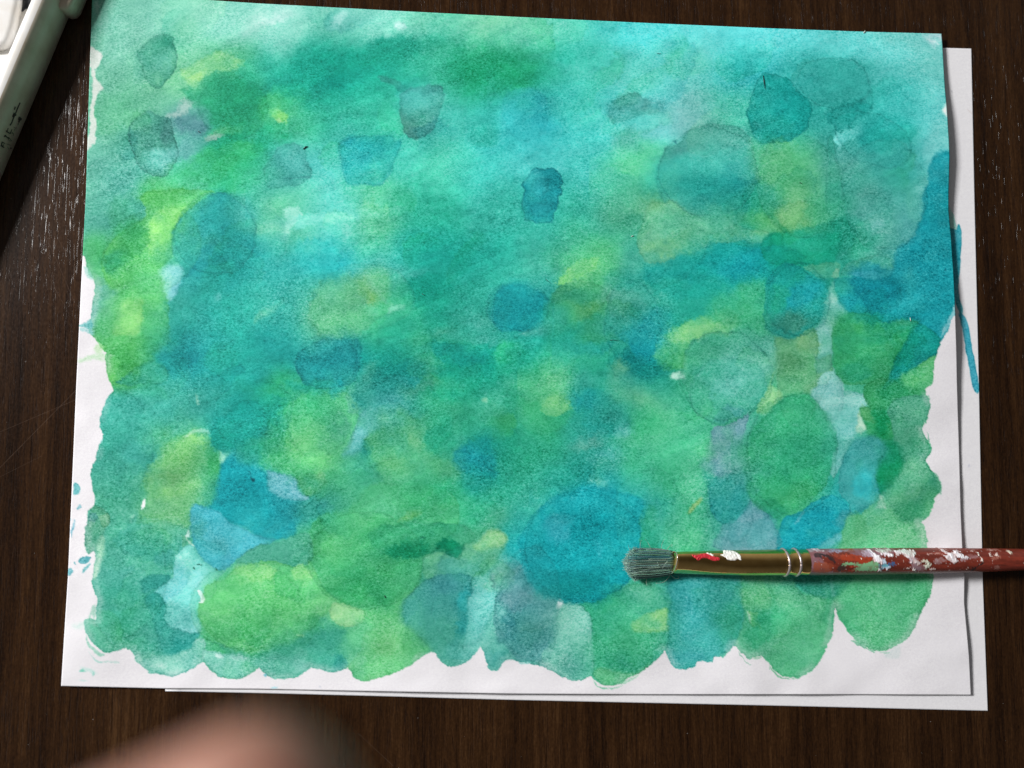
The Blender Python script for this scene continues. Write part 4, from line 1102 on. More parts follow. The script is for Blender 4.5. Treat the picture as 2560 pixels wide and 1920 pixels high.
# the sheet below
ul = curve('330,60 345,900 357,1493'); ur = curve('2098.5,105 2105,415 2115,830 2123,1244 2134,1535.5')
ut = curve('330,60 2098.5,105'); ub = curve('357,1493 553,1497 830,1504 1106,1512 1380,1518 1659,1524 2134,1535.5')
uu = np.r_[np.linspace(0, .955, 60), np.linspace(.956, 1, 60)]; vv = np.linspace(0, 1, 620)
P2 = coons(ut, ub, ul, ur, uu, vv); X2, Y2 = P2[..., 0], P2[..., 1]
C2 = np.broadcast_to(hexc('e2e1e4'), X2.shape+(3,)).copy()
a1 = vnoise(X2, Y2, 9, 61)*.8; a2 = vnoise(X2, Y2, 9, 62)*.8; a3 = vnoise(X2, Y2, 30, 63)
lay(C2, X2, Y2, a1, a2, a3, """
T 3 1
P 1540,130|1575,140|1600,175|1620,270|1640,330|1570,330|1540,320;9bd9cd;.75;1.2;.04
P 1540,330|1590,315|1630,325|1637,290|1650,280|1668,315|1672,400|1667,560|1655,700|1643,830|1660,930|1682,1035|1650,1040|1620,940|1590,700|1540,500;2b9fb0;.9;1.2;.1
P 1625,880|1655,920|1680,1000|1680,1045|1655,1040|1630,960;6cbcc4;.5;1.2;.1
P 1648,1045|1690,1060|1725,1130|1745,1240|1765,1350|1790,1490|1815,1610|1822,1720|1790,1728|1765,1670|1735,1500|1705,1330|1685,1210|1665,1120;3fa9bf;.92;1.2;.12
T 3 0
P 1720,940|1745,955|1765,975|1770,985|1745,965;c9b9b4;.5;1;0
T 3 2
E 1735,710,9,14,0;b4b8c8;.6;1.5;0
E 1770,640,20,4,0;c4c6d2;.6;1.5;0
T 3 0
E 1592,790,6,8,0;a8aab2;.6;1;0
""")
Z2 = .00045+np.clip((vnoise(X2, Y2, 300, 71, 240)+1)*.00009, 0, .0003)
sheet('plain_sheet', P2, Z2, np.clip(lin(C2)/ILL, 0, .96), paper_mat('plain_paper'), .0003,
      label='white sheet lying under the painting with a thin blue paint streak on its right margin', category='paper')

# ---------------------------------------------------------------- paintbrush
ax0 = at(1457, 1215.5, .0062); ax1 = at(2212, 1208, .0058)
AX = (ax1-ax0).normalized(); LAT = Vector((0, 0, 1)).cross(AX).normalized(); UPV = AX.cross(LAT)   # LAT points to the top of the sheet
PX = (ax1-ax0).length/755.0                                      # metres per image pixel at the brush
RK = [(1440, 24.5), (1457, 25), (1560, 25.6), (1650, 26.4), (1681, 26.6), (1683, 27.6), (1690, 27.8), (1694, 26.0), (1704, 26.4), (1707, 27.7), (1714, 27.8), (1718, 26.4), (1733, 26.6)]
HK = [(1730, 25.6), (1734, 26.6), (1750, 27.0), (1883, 27.2), (2000, 26.6), (2121, 24.4), (2212, 22.3), (2450, 17.5), (2800, 12.5), (2950, 9.5), (2990, 6.5), (3004, 1.0)]
def rad(K, x): return np.interp(x, [k[0] for k in K], [k[1] for k in K])
def flat(x):                                   # the ferrule is pinched towards the hair
    return .58+.42*sstep((np.asarray(x, float)-1450)/190)
ROLL = 54
def ferr(x, a, off=0.0):
    r = rad(RK, x)*PX+off; w = math.sin(a)*r; h = math.cos(a)*r*float(flat(x))
    roll = math.radians(ROLL)*(1-float(sstep((x-1450)/185))); fq = float(flat(x)); sc_ = 1/math.sqrt(math.cos(roll)**2+(fq*math.sin(roll))**2); w *= sc_; h *= sc_
    w, h = w*math.cos(roll)-h*math.sin(roll), w*math.sin(roll)+h*math.cos(roll)
    c = ax0+AX*((x-1457)*PX); c.z = .0012+26*PX*float(.80+.20*sstep((x-1450)/190))+.0010
    return c+LAT*w+UPV*h
root = empty('paintbrush', (ax0.x, ax0.y, 0), label='red handled paintbrush splattered with dried paint lying across the painting', category='paintbrush')
def lathe(xs, fn, n, cap0=True, cap1=True):
    V = [fn(x, 2*math.pi*j/n) for x in xs for j in range(n)]; Fc = []
    for k in range(len(xs)-1):
        for j in range(n):
            Fc.append((k*n+j, k*n+(j+1) % n, (k+1)*n+(j+1) % n, (k+1)*n+j))
    if cap0: Fc.append(tuple(range(n))[::-1])
    if cap1: Fc.append(tuple((len(xs)-1)*n+j for j in range(n)))
    return V, Fc
mg, N, L, b = mat('brass_ferrule', (.50, .29, .085), .2, 1.0)
tcg = nd(N, 'ShaderNodeTexCoord').outputs['Object']
wr = noise_of(N, L, tcg, 240, 4, .6); fs = noise_of(N, L, tcg, 1700, 2, .5)
L.new(ramp(N, L, wr, [(.3, (.68, .42, .13)), (.7, (.82, .54, .19))]), b.inputs['Base Color'])
L.new(math_(N, L, 'MULTIPLY_ADD', wr, .12, .06), b.inputs['Roughness'])
bp = nd(N, 'ShaderNodeBump', i_Strength=.12, i_Distance=.00005); L.new(math_(N, L, 'MULTIPLY_ADD', fs, .3, wr), bp.inputs['Height']); L.new(bp.outputs[0], b.inputs['Normal'])
fx = sorted(set(list(np.linspace(1452, 1680, 40))+[1681, 1683, 1685, 1688, 1690, 1692, 1694, 1699, 1704, 1706, 1708, 1711, 1714, 1716, 1718, 1725, 1730, 1733, 1734.5]))
def ferr_skew(x, a, off=0.0):                   # the mouth of the ferrule is cut a little aslant
    k = max(0.0, 1-(x-1452)/60); return ferr(x+k*(4.5*math.sin(a)-1.5), a, off)
fer = child('ferrule', mesh('ferrule', *lathe(fx, ferr_skew, 72)), mg, root)
ml, _, _, _ = mat('rim_highlight', (.72, .68, .55), .25, .8)  # the rim's highlight is put into this colour, paler than the brass
rimb = Bag(); rp = [ferr_skew(1452, 2*math.pi*j/64, .00012) for j in range(65)]
rimb.add(tube(rp, [.00024]*65, 6)); child('ferrule_rim', rimb.mesh('ferrule_rim'), ml, root)
mlil, N, L, b = mat('worn_crimp', (.42, .36, .36), .3, .6)
for cxr in (1686.5, 1710.5):
    bg = Bag(); rp = [ferr(cxr+1.3*math.cos(a*2), a, -.00010) for a in [2*math.pi*j/64 for j in range(65)]]
    bg.add(tube(rp, [.00062]*65, 8)); child('crimp_ring', bg.mesh('crimp_ring'), mlil, root)
# dried paint on the ferrule
AC = {}
def angle_at(x, y):                              # the angle round the ferrule whose upper side lies at y
    k = round(x)
    if k not in AC:
        q = [ferr(k, math.radians(d)) for d in range(-180, 180, 2)]; c = ax0+AX*((k-1457)*PX)
        lt = np.array([(p-c).dot(LAT)/PX for p in q]); zz = np.array([p.z for p in q])
        i0, i1 = int(lt.argmin()), int(lt.argmax()); n = len(q)
        run = [i0]
        while run[-1] != i1: run.append((run[-1]+1) % n)
        if zz[run].mean() < zz.mean():
            run = [i0]
            while run[-1] != i1: run.append((run[-1]-1) % n)
        o = np.argsort(lt[run]); AC[k] = (lt[run][o], np.unwrap(np.radians(np.array(run)*2.0-180))[o])
    lt, an = AC[k]; return float(np.interp(1214.6-y, lt, an))
def daub(name, s, colour, thick, label):
    p = smooth_poly(pts_of(s)*.125+[1330.6, 1157.8], 3)
    xs = np.arange(p[:, 0].min()-1, p[:, 0].max()+1, .45); ys = np.arange(p[:, 1].min()-1, p[:, 1].max()+1, .45)
    GX, GY = np.meshgrid(xs, ys); d = sdf(p[:, 0], p[:, 1], GX+vnoise(GX, GY, 3, 81)*.5, GY+vnoise(GX, GY, 3, 82)*.5)
    hgt = sstep(-d/1.6)*(1+.35*vnoise(GX, GY, 2.4, 83)); V = {}; vs = []; fs = []
    for i in range(len(ys)-1):
        for j in range(len(xs)-1):
            if d[i, j] < .3:
                q = []
                for (a, c) in ((i, j), (i+1, j), (i+1, j+1), (i, j+1)):
                    if (a, c) not in V:
                        V[(a, c)] = len(vs)
                        vs.append(ferr(xs[c], angle_at(xs[c], ys[a]), thick*max(0, hgt[a, c])-.00002))
                    q.append(V[(a, c)])
                fs.append(tuple(q))
    md, _, _, _ = mat(name+'_paint', colour, .35)
    child('paint_daub', mesh('paint_daub', vs, fs), md, root, label=label)
daub('red', '1245,290 1330,300 1400,285 1480,275 1540,290 1610,325 1700,340 1715,380 1640,397 1580,390 1500,362 1420,352 1390,370 1350,392 1320,370 1290,340 1255,322', (.62, .035, .05), .00022, 'dried crimson paint daub')
daub('white', '1735,300 1790,290 1800,255 1850,240 1940,250 2010,270 2062,310 2062,382 2000,370 1960,387 1840,382 1820,350 1790,335 1750,320', (.86, .84, .80), .00038, 'thick white paint daub')
daub('cream', '1502,270 1560,278 1618,300 1602,326 1560,302 1515,288', (.84, .80, .74), .0004, 'small cream paint daub')
# handle, its paint laid on by the same dabs; greyish lower strips: painted reflected light
hx = np.r_[np.arange(1730, 2240, .8), np.arange(2240, 3004, 8), [3004.]]; na = 96
HA = 2*np.pi*np.arange(na)/na
HX, HAg = np.meshgrid(hx, HA, indexing='ij')
HR = rad(HK, HX); HYc = 1214-(HX-1734)*.0147
HY = HYc-HR*np.sin(HAg)
back = np.cos(HAg) < 0
HYs = np.where(back, HY+60*0, HY)
CH = np.broadcast_to(hexc('6e2c20'), HX.shape+(3,)).copy()
CH *= (1+.10*vnoise(HX, HYs, 40, 101, 4)+.05*vnoise(HX, HYs, 7, 102, 2))[..., None]
h1, h2, h3 = vnoise(HX, HYs, 3.4, 103)*1.6+vnoise(HX, HYs, 1.5, 105)*.7, vnoise(HX, HYs, 2.6, 104)*1.3+vnoise(HX, HYs, 1.5, 106)*.6, vnoise(HX, HYs, 5, 107)
lay(CH, HX, HYs, h1, h2, h3, """
Z 1607 1157.8 .125
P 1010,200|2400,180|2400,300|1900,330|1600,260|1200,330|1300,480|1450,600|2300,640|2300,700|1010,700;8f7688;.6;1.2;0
P 1050,440|1150,420|1350,440|1400,520|1300,590|1080,600;98492f;.7;1;0
P 1480,330|1560,300|1700,290|1900,330|2030,340|2040,380|1900,435|1700,400|1500,380;9a3a20;.95;.8;0
P 1360,300|1500,290|1580,320|1450,340;96402c;.8;.6;0
P 1620,215|1800,215|1760,260|1620,260;93402c;.7;.6;0
P 1060,300|1180,280|1300,310|1390,350|1420,390|1400,440|1360,400|1280,340|1180,320|1200,370|1130,350;2c2326;.85;.6;0
P 1440,540|1480,480|1540,440|1590,480|1570,540|1480,580;3a2f2c;.85;.6;0
P 1540,440|1700,420|1800,440|1900,440|2050,400|2150,430|2160,540|2050,560|1850,570|1700,560|1740,520|1800,490|1680,460|1560,480;79b082;.95;.7;0
P 1680,470|1760,475|1800,492|1720,510|1680,495;a03422;.9;.5;0
P 1630,560|1700,535|1760,550|1700,575;9c3020;.9;.5;0
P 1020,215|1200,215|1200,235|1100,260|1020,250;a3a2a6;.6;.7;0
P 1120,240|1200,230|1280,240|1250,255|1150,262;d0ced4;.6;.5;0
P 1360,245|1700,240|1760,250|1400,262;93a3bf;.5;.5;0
P 1840,345|1870,350|1875,375|1855,370;ece6da;.9;.4;0
P 2030,240|2080,225|2120,260|2180,330|2212,390|2300,470|2320,560|2260,520|2180,440|2090,410|2050,380|2060,330;e6e2e8;.9;.6;0
P 1950,240|2030,230|2100,300|2000,330|1900,280;b9afc0;.7;.7;0
P 2140,470|2230,440|2300,480|2240,540|2150,520;5a90a8;.8;.6;0
P 2150,530|2212,540|2212,580|2160,560;dedce0;.8;.5;0
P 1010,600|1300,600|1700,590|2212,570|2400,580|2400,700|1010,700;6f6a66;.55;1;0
Z 1883.5 1157.8 .1484
P -20,190|160,190|170,215|60,225|-20,220;cfe0d4;.7;.5;0
P 20,235|100,225|180,240|170,280|110,270|30,260;e8e4ea;.9;.5;0
P 0,290|40,320|70,370|110,400|140,430|60,440|0,430;b6c8d8;.8;.6;0
P 60,370|130,350|190,375|170,390|100,400;3f5f8c;.95;.5;0
P 0,380|60,370|90,400|40,420|0,415;54a0b0;.85;.5;0
P 200,215|260,195|380,190|480,195|520,215|490,250|480,300|520,340|560,340|540,390|480,380|440,340|400,300|340,260|300,235|260,265|220,250;dcdadd;.85;.5;0
P 260,200|480,200|500,260|400,250;c8d8d0;.6;.6;0
P 380,290|430,320|470,370|540,420|560,460|480,470|440,420|400,350;a899a8;.7;.6;0
P 560,330|620,310|680,340|710,390|680,430|640,460|600,420|590,380|640,370;ccd2c0;.92;.5;0
P 420,400|560,380|620,420|640,470|520,470|430,440;8c7078;.7;.6;0
P 290,320|310,340|315,365|300,345;eee8e0;.9;.35;0
P 335,430|390,420|400,440|350,447;dcd8d4;.9;.4;0
P 450,440|490,445|495,475|460,470;e4e0dc;.9;.4;0
P 700,440|770,430|770,455|710,460;d8d4d0;.9;.4;0
P 415,345|440,340|440,360|415,360;e8e0e0;.8;.4;0
P 690,240|760,225|860,225|900,240|900,260|850,240|760,240|700,255;c0a09a;.75;.4;0
P 900,190|960,190|1010,230|1060,215|1160,195|1150,240|1190,230|1200,290|1180,300|1080,280|1100,320|1050,370|990,330|930,290|920,250|980,250;e4e2e6;.92;.5;0
P 740,330|820,290|900,300|940,330|880,340|840,370|770,370;9c8488;.7;.6;0
P 1190,280|1240,260|1260,290|1240,310|1200,300;e8e8ee;.9;.4;0
P 1090,330|1200,300|1380,260|1390,280|1280,310|1150,345;b0a0a8;.6;.5;0
P 1250,240|1380,250|1420,290|1300,290;8f6668;.6;.6;0
P 1420,215|1440,225|1450,260|1430,245;ece8e0;.9;.35;0
P 1430,290|1465,290|1470,325|1440,315;ece8e0;.9;.35;0
P 1340,190|1420,190|1400,205|1360,200;d8ccc8;.8;.35;0
P 1580,225|1615,225|1610,260|1640,262|1635,275|1590,262;e8e0d8;.85;.35;0
P 1655,250|1700,232|1730,220|1735,250|1690,268;e6dcd4;.85;.35;0
P 1590,290|1680,270|1760,265|1700,300|1600,312;ab7466;.6;.5;0
P 1865,195|1910,195|1950,225|1930,240|1880,222;c8c0b0;.85;.4;0
P 1640,410|1690,390|1740,400|1720,430|1740,450|1690,470|1660,445;93645c;.75;.6;0
P 1460,350|1480,345|1440,390|1380,430|1370,480|1300,470|1290,450|1370,410;1d1c1e;.95;.35;0
P 1230,445|1265,440|1250,455;e4dcd4;.9;.3;0
P 2072,352|2084,352|2080,366;ece8d8;.9;.3;0
P 1600,185|1780,182|1800,192|1620,198;d8c4bc;.5;.5;0
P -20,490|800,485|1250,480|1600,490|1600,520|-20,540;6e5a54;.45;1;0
E 470,300,60,14,10;a48a90;.6;.5;0
""")
whit = np.clip((CH.min(2)-.45)/.4, 0, 1)
fl = np.clip((vnoise(HX, HYs, 2.2, 111)+vnoise(HX, HYs, 1.2, 112)*.5-1.75-1.2*sstep((HX-2060)/200))*2.5, 0, 1)*(HX < 2260)
CH = CH*(1-fl[..., None]*.8)+hexc('d8d2d0')*fl[..., None]*.8
HRm = (HR*PX)+whit*.00028*(1+.5*vnoise(HX, HYs, 1.6, 113))
HRm[-1] = HR[-1]*PX
cxs = ax0.x+AX.x*(HX-1457)*PX; cys = ax0.y+AX.y*(HX-1457)*PX
czs = np.interp(HX, [1734, 2050, 2150, 3004], [.0022+26*PX, .0018+26*PX, .0012+25*PX, .0011+12*PX])
czs = np.interp(HX, [1734, 3004], [.0022+26*PX, .0012+26*PX*.55])
HPw = HRm*np.sin(HAg); HPh = HRm*np.cos(HAg)
VV = np.stack([cxs+LAT.x*HPw+UPV.x*HPh, cys+LAT.y*HPw+UPV.y*HPh, czs+LAT.z*HPw+UPV.z*HPh], -1)
VVc = np.concatenate([VV, VV[:, :1]], 1); CHc = np.concatenate([CH, CH[:, :1]], 1)
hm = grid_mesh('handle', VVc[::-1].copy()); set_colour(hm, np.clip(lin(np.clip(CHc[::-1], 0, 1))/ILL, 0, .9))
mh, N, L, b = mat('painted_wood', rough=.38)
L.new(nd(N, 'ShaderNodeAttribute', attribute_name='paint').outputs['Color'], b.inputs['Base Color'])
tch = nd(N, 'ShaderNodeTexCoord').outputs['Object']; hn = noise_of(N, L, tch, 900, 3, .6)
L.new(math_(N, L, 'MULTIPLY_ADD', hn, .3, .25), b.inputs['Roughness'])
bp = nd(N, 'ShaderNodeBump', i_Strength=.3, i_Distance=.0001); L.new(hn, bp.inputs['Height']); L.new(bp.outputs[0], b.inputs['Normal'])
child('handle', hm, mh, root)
# hair: a dense tuft of separate strands, spread at the tip
R = random.Random(4)
hb = Bag(); hc = []
def strand(pts, r0, r1, col, n=3):
    vf = tube(pts, [r0+(r1-r0)*k/(len(pts)-1) for k in range(len(pts))], n); hb.add(vf); hc.extend([col]*len(vf[0]))
base_c = ax0+AX*(-3*PX); base_c.z = .0022+26*PX*.62
for i in range(2300):
    a = R.random()*2*math.pi; q = math.sqrt(R.random()); w = math.sin(a)*q; h = math.cos(a)*q
    p0 = base_c+LAT*(w*23*PX)+UPV*(h*14.5*PX)+AX*(4*PX)
    ln = 99+R.gauss(0, 3.4)-20*w*w-4*R.random()
    if R.random() < .1: ln -= R.random()*14
    lat = (w*30.5-2.0+R.gauss(0, 1.6))*PX; hh = h*19*PX+R.gauss(0, .8)*PX
    tip = base_c-AX*(ln*PX)+LAT*lat+UPV*(hh-3.2*PX)
    tip.z = max(tip.z, .0028)
    mid = p0.lerp(tip, .5)+LAT*(w*3.2*PX)+UPV*(h*3.0*PX); mid.z = max(mid.z, .0026)
    jl, ju = R.gauss(0, .9)*PX, R.gauss(0, .9)*PX
    pts = []
    for k in range(8):
        t = k/7; p = p0*(1-t)**2+mid*2*t*(1-t)+tip*t*t
        p += (LAT*jl+UPV*ju)*math.sin(t*3.1)*1.3
        if k == 7: p += LAT*R.gauss(0, 1.2)*PX+UPV*abs(R.gauss(0, .8))*PX
        pts.append(p)
    s = R.random()
    up_side = w > .25
    c = (.020, .080, .082) if up_side else (.040, .072, .058)
    if s > .84: c = (.13, .21, .16)
    elif s > .62: c = (.055, .105, .088)
    elif s < .18: c = (.013, .035, .037)
    strand(pts, .00010, .00006, tuple(min(1, k*2.7*(1+R.gauss(0, .12))) for k in c))
# frayed ends and wandering hairs
ZH = lambda x, y, z: at(1330.6+x*.125, 1157.8+y*.125, z)
for s, z0 in (('940,570 945,640 935,680 900,730 860,780 800,815 740,822 690,815', .0045), ('900,600 895,650 905,690 940,680', .005),
          ('945,660 970,700 1020,735 1080,745 1095,720 1070,690', .004), ('560,680 530,730 522,780 530,850', .0035),
          ('435,700 425,740 430,780 425,760', .004), ('620,690 560,705 530,750 520,800', .004), ('715,450 725,480 740,505', .0115),
          ('880,240 920,180 980,130 960,190', .008), ('790,240 780,190 800,120 830,60', .007), ('610,230 560,130 510,60', .006),
          ('420,230 415,130 440,70', .006), ('250,250 225,210 215,160', .006), ('520,240 640,215 760,225 900,250', .010),
          ('900,430 850,480 800,560', .012), ('560,400 700,390 860,405 980,370', .0118), ('330,640 420,620 560,560 780,540 940,500', .0110),
          ('300,560 500,540 700,520 900,470', .0118), ('200,330 190,420 175,480', .006), ('350,720 260,690 210,640', .005), ('300,300 230,290 190,350', .007)):
    q = pts_of(s); pts = []
    for k in range(12):
        t = k/11*(len(q)-1); i0 = min(int(t), len(q)-2); f = t-i0; e = q[i0]*(1-f)+q[i0+1]*f
        pts.append(ZH(e[0], e[1], z0+.0006*math.sin(k*.7)))
    for _ in range(2): pts = [pts[0]]+[(pts[k-1]+pts[k]*2+pts[k+1])/4 for k in range(1, 11)]+[pts[-1]]
    strand(pts, .00012, .00008, (.34, .46, .38))
for i in range(520):                          # short frizz round the tip
    a = R.uniform(-1, 1); p = base_c-AX*((88+R.random()*9)*PX)+LAT*((a*31-2)*PX); p.z = .0035+R.random()*.0045
    p += AX*(16*a*a*PX)
    d = (-AX*R.uniform(.1, 1)+LAT*(a*1.1+R.gauss(0, .6))+UPV*R.gauss(.1, .4)).normalized()
    d2 = (d+LAT*R.gauss(0, .7)+AX*R.gauss(0, .5)).normalized(); ll = R.uniform(3, 8)*PX
    strand([p, p+d*ll*.6, p+d*ll*.6+d2*ll*.5], .00009, .00006, (.17, .33, .27))
hme = hb.mesh('bristles'); set_colour(hme, np.array(hc))
mb, N, L, b = mat('brush_hair', rough=.42)
L.new(nd(N, 'ShaderNodeAttribute', attribute_name='paint').outputs['Color'], b.inputs['Base Color'])
child('bristles', hme, mb, root, kind='stuff')

# ---------------------------------------------------------------- white plastic paint tray, upper left
ta, tb_ = at(153, 32, 0), at(0, 395, 0)
TU = (tb_-ta).normalized(); TN = Vector((-TU.y, TU.x, 0))        # along the side; outward
if TN.x < 0: TN = -TN
mw, N, L, b = mat('white_plastic', (.82, .82, .80), .28)
tct = nd(N, 'ShaderNodeTexCoord').outputs['Object']
gr = noise_of(N, L, tct, 60, 4, .6)
L.new(ramp(N, L, gr, [(.35, (.76, .73, .68)), (.6, (.84, .84, .83))]), b.inputs['Base Color'])
LX, LY, RC = .30, .14, .012
corner = ta-TU*.11                                                # start of the long side
tc_ = corner+TU*(LX/2)-TN*(LY/2)                                  # tray centre
tray = empty('paint_tray', tc_, label='white plastic paint tray with raised rim at the upper left corner', category='paint tray')
def rrect(inset, n=10):
    pts = []; hx_, hy_, r = LX/2-inset, LY/2-inset, max(.0008, RC-inset)
    for (sx_, sy_, a0) in ((1, 1, 0), (-1, 1, 90), (-1, -1, 180), (1, -1, 270)):
        for k in range(n+1):
            w = math.radians(a0+90*k/n); pts.append((sx_*(hx_-r)+r*math.cos(w), sy_*(hy_-r)+r*math.sin(w)))
    return pts
def trayp(p, z): q = tc_+TU*p[0]+TN*p[1]; return Vector((q.x, q.y, z))
prof = [(.0012, .0004), (0, .0006), (0, .0078), (.0002, .0098), (.0006, .0114), (.0012, .0128), (.0019, .0140), (.0027, .0149), (.0034, .0154), (.0040, .0157), (.0047, .0159), (.0078, .0161), (.0083, .0158), (.0085, .0150), (.0087, .0100), (.0092, .0048), (.0105, .0034), (.014, .0030)]
n = len(rrect(0))
def band(name, pr, m, cap=None):
    V, Fc = [], []
    for (q, z) in pr: V += [trayp(p, z) for p in rrect(q)]
    for k in range(len(pr)-1):
        for j in range(n): Fc.append((k*n+j, k*n+(j+1) % n, (k+1)*n+(j+1) % n, (k+1)*n+j))
    if cap == 'top': Fc.append(tuple((len(pr)-1)*n+j for j in range(n)))
    if cap == 'base': Fc.append(tuple(range(n))[::-1])
    child(name, mesh(name, V, Fc), m, tray)
mcr, N, L, b = mat('cream_plastic', (.74, .64, .50), .33)
gr2 = noise_of(N, L, nd(N, 'ShaderNodeTexCoord').outputs['Object'], 90, 4, .6)
L.new(ramp(N, L, gr2, [(.3, (.62, .52, .39)), (.65, (.78, .69, .56))]), b.inputs['Base Color'])
band('outer_wall', prof[:10], mcr, 'base'); band('rim', prof[9:14], mw); band('tray_floor', prof[13:], mw, 'top')
def slab(name, outline, z0, z1, m, bev=.0012, seg=4, **k):
    bm = bmesh.new(); vs = [bm.verts.new((p.x, p.y, z0)) for p in outline]; f = bm.faces.new(vs)
    if f.normal.z < 0: f.normal_flip()
    f.normal_update()
    ex = bmesh.ops.extrude_face_region(bm, geom=[f]); up = [e for e in ex['geom'] if isinstance(e, bmesh.types.BMVert)]
    bmesh.ops.translate(bm, vec=(0, 0, z1-z0), verts=up)
    ed = [e for e in bm.edges if all(abs(v_.co.z-z1) < 1e-7 for v_ in e.verts)]
    bmesh.ops.bevel(bm, geom=ed, offset=bev, segments=seg, affect='EDGES', profile=.5)
    bmesh.ops.recalc_face_normals(bm, faces=bm.faces[:])
    me = bpy.data.meshes.new(name); bm.to_mesh(me); bm.free()
    return child(name, me, m, tray, **k)
def outl(s, z, n=5):
    return [at(x, y, z) for x, y in smooth_poly(pts_of(s), n)]
slab('clip_tab', [trayp(p, 0) for p in [(-LX/2+.03, LY/2-.004), (-LX/2+.1125, LY/2-.004), (-LX/2+.1120, LY/2+.0022), (-LX/2+.1108, LY/2+.0040), (-LX/2+.1085, LY/2+.0048), (-LX/2+.034, LY/2+.0048), (-LX/2+.031, LY/2+.003)]], .0006, .0098, mcr, .0020)
slab('mixing_well', outl('-70,-60 28,-60 38,-20 37,8 32,30 26,58 17,84 7,96 -6,100 -44,103 -84,98 -94,20', .0075), .0030, .0075, mw, .0026, 6)
slab('shelf', outl('-120,124 0,119 30,120 60,126 55,150 20,200 -20,290 -130,290', .0075), .0030, .0070, mw, .0012)
mdk, _, _, _ = mat('dried_black_paint', (.012, .013, .016), .35)
mrd, _, _, _ = mat('dried_red_paint', (.16, .006, .008), .35)
slab('dried_paint', outl('46,25 47,12 51,-4 60,-16 84,-16 78,3 72,12 63,17 54,19', .0034), .0030, .0037, mdk, .0002, 2, label='dark grey patch of dried paint')
slab('dried_paint', outl('33,100 36,94 42,91 52,92 58,98 56,106 48,111 39,109 34,105', .0034), .0030, .0038, mrd, .0003, 2, label='dark red spot of dried paint')
# pen marks on the outer side of the tray
wallq = trayp((0, LY/2), 0)+TN*.00005
def on_wall(x, y):
    d = ray(x, y); t = (wallq-CAM).dot(TN)/d.dot(TN); return CAM+d*t
mk, _, _, _ = mat('marker_ink', (.045, .045, .035), .5)
mk2, _, _, _ = mat('worn_marker_ink', (.20, .19, .13), .5)
wb, wb2 = Bag(), Bag()
for s, r, bag in (('345,670 300,770 270,850 235,925 200,1020 172,1060', .00028, wb), ('268,738 250,792', .00028, wb), ('235,860 262,880', .0007, wb), ('240,890 222,915', .00055, wb),
        ('318,935 350,950', .0009, wb), ('345,940 330,965 322,1008', .0004, wb), ('320,1010 308,1058', .0002, wb2),
        ('108,1158 148,1188 178,1202', .00030, wb), ('178,1202 206,1128', .00026, wb), ('142,1110 118,1176', .00022, wb2),
        ('82,1238 118,1262 152,1288', .00032, wb), ('72,1262 104,1226', .00020, wb),
        ('18,1408 66,1442', .00034, wb), ('20,1412 40,1348', .00026, wb), ('38,1350 82,1372', .00026, wb), ('44,1425 60,1392', .00022, wb),
        ('236,1088 262,1106 286,1104', .00016, wb2), ('262,1106 248,1150', .00016, wb2), ('212,1176 228,1206 236,1240', .00018, wb2), ('196,1192 226,1204', .00016, wb2),
        ('150,1262 190,1320 202,1330', .00018, wb2), ('140,1300 176,1340', .00016, wb2), ('112,1380 172,1402', .00018, wb2), ('128,1430 160,1480', .00014, wb2), ('180,1450 190,1458', .0004, wb)):
    q = pts_of(s)*.125+[0, 138.2]
    bag.add(tube([on_wall(x, y) for x, y in q], [r]*len(q), 5))
child('marker_writing', wb.mesh('marker_writing'), mk, tray); child('faded_writing', wb2.mesh('faded_writing'), mk2, tray)

# ---------------------------------------------------------------- loose bristles and dust
def zpaper(x, y):
    i = int(round((y-X.shape[0]*0)/1)); k = np.argmin((X[::8, ::8]-x)**2+(Y[::8, ::8]-y)**2); i, j = np.unravel_index(k, X[::8, ::8].shape)
    return float(Z[i*8, j*8])
mbl, _, _, _ = mat('dark_bristle', (.012, .020, .024), .4)
mpl, _, _, _ = mat('pale_bristle', (.62, .72, .66), .35)
for s, r, m_, lab in (('1648.5,163 1650,175 1651.5,191', .00020, mbl, 'longest dark bristle lying on a teal dab near the top right'),
        ('655,322 660,317 665,316', .00026, mbl, 'short dark bristle on the green wash at upper left'),
        ('1419,115 1423,116 1427,115', .00012, mbl, 'tiny dark bristle on the pale aqua wash near the top'),
        ('911,634 915,637 918,638', .00014, mbl, 'tiny dark bristle in the middle of the painting'),
        ('1178,602 1183,607 1190,612', .00009, mbl, 'thin dark hair beside a blue oval dab'),
        ('1317,735 1324,734 1332,735 1336,734', .00009, mbl, 'thin curved dark hair below the lime streak'),
        ('1966,686 1966.5,690 1967.5,694', .00018, mpl, 'short pale bristle on the green at the right side'),
        ('1363,511 1366,509.5 1369,508.5', .00017, mpl, 'short pale bristle above the olive wash'),
        ('830,1286 831.5,1289 833,1292', .00018, mbl, 'short dark bristle on the large green dab at lower middle'),
        ('1727,394 1730,395 1732,396', .00014, mbl, 'tiny dark bristle on the green wash at right'),
        ('428,283 430,285 431,286', .00020, mbl, 'tiny dark speck on the grey violet dab at left'),
        ('1865,71 1868,68 1869,66', .00026, mpl, 'pale crumb on the top edge of the painting')):
    q = pts_of(s); z = zpaper(*q[0])+r*.9+.00005
    p0 = at(q[0][0], q[0][1], 0)
    pts = [at(x, y, z+.0001*math.sin(i)) for i, (x, y) in enumerate(q)]
    vf = tube(pts, [r*.7]+[r]*(len(q)-2)+[r*.5], 6); o = put('loose_bristle', mesh('loose_bristle', *vf), m_)
    o['label'] = lab; o['category'] = 'bristle'; o['group'] = 'loose bristles and crumbs on the painting'
md, _, _, _ = mat('dust', (.5, .48, .45), .8)
db = Bag(); R2 = random.Random(11)
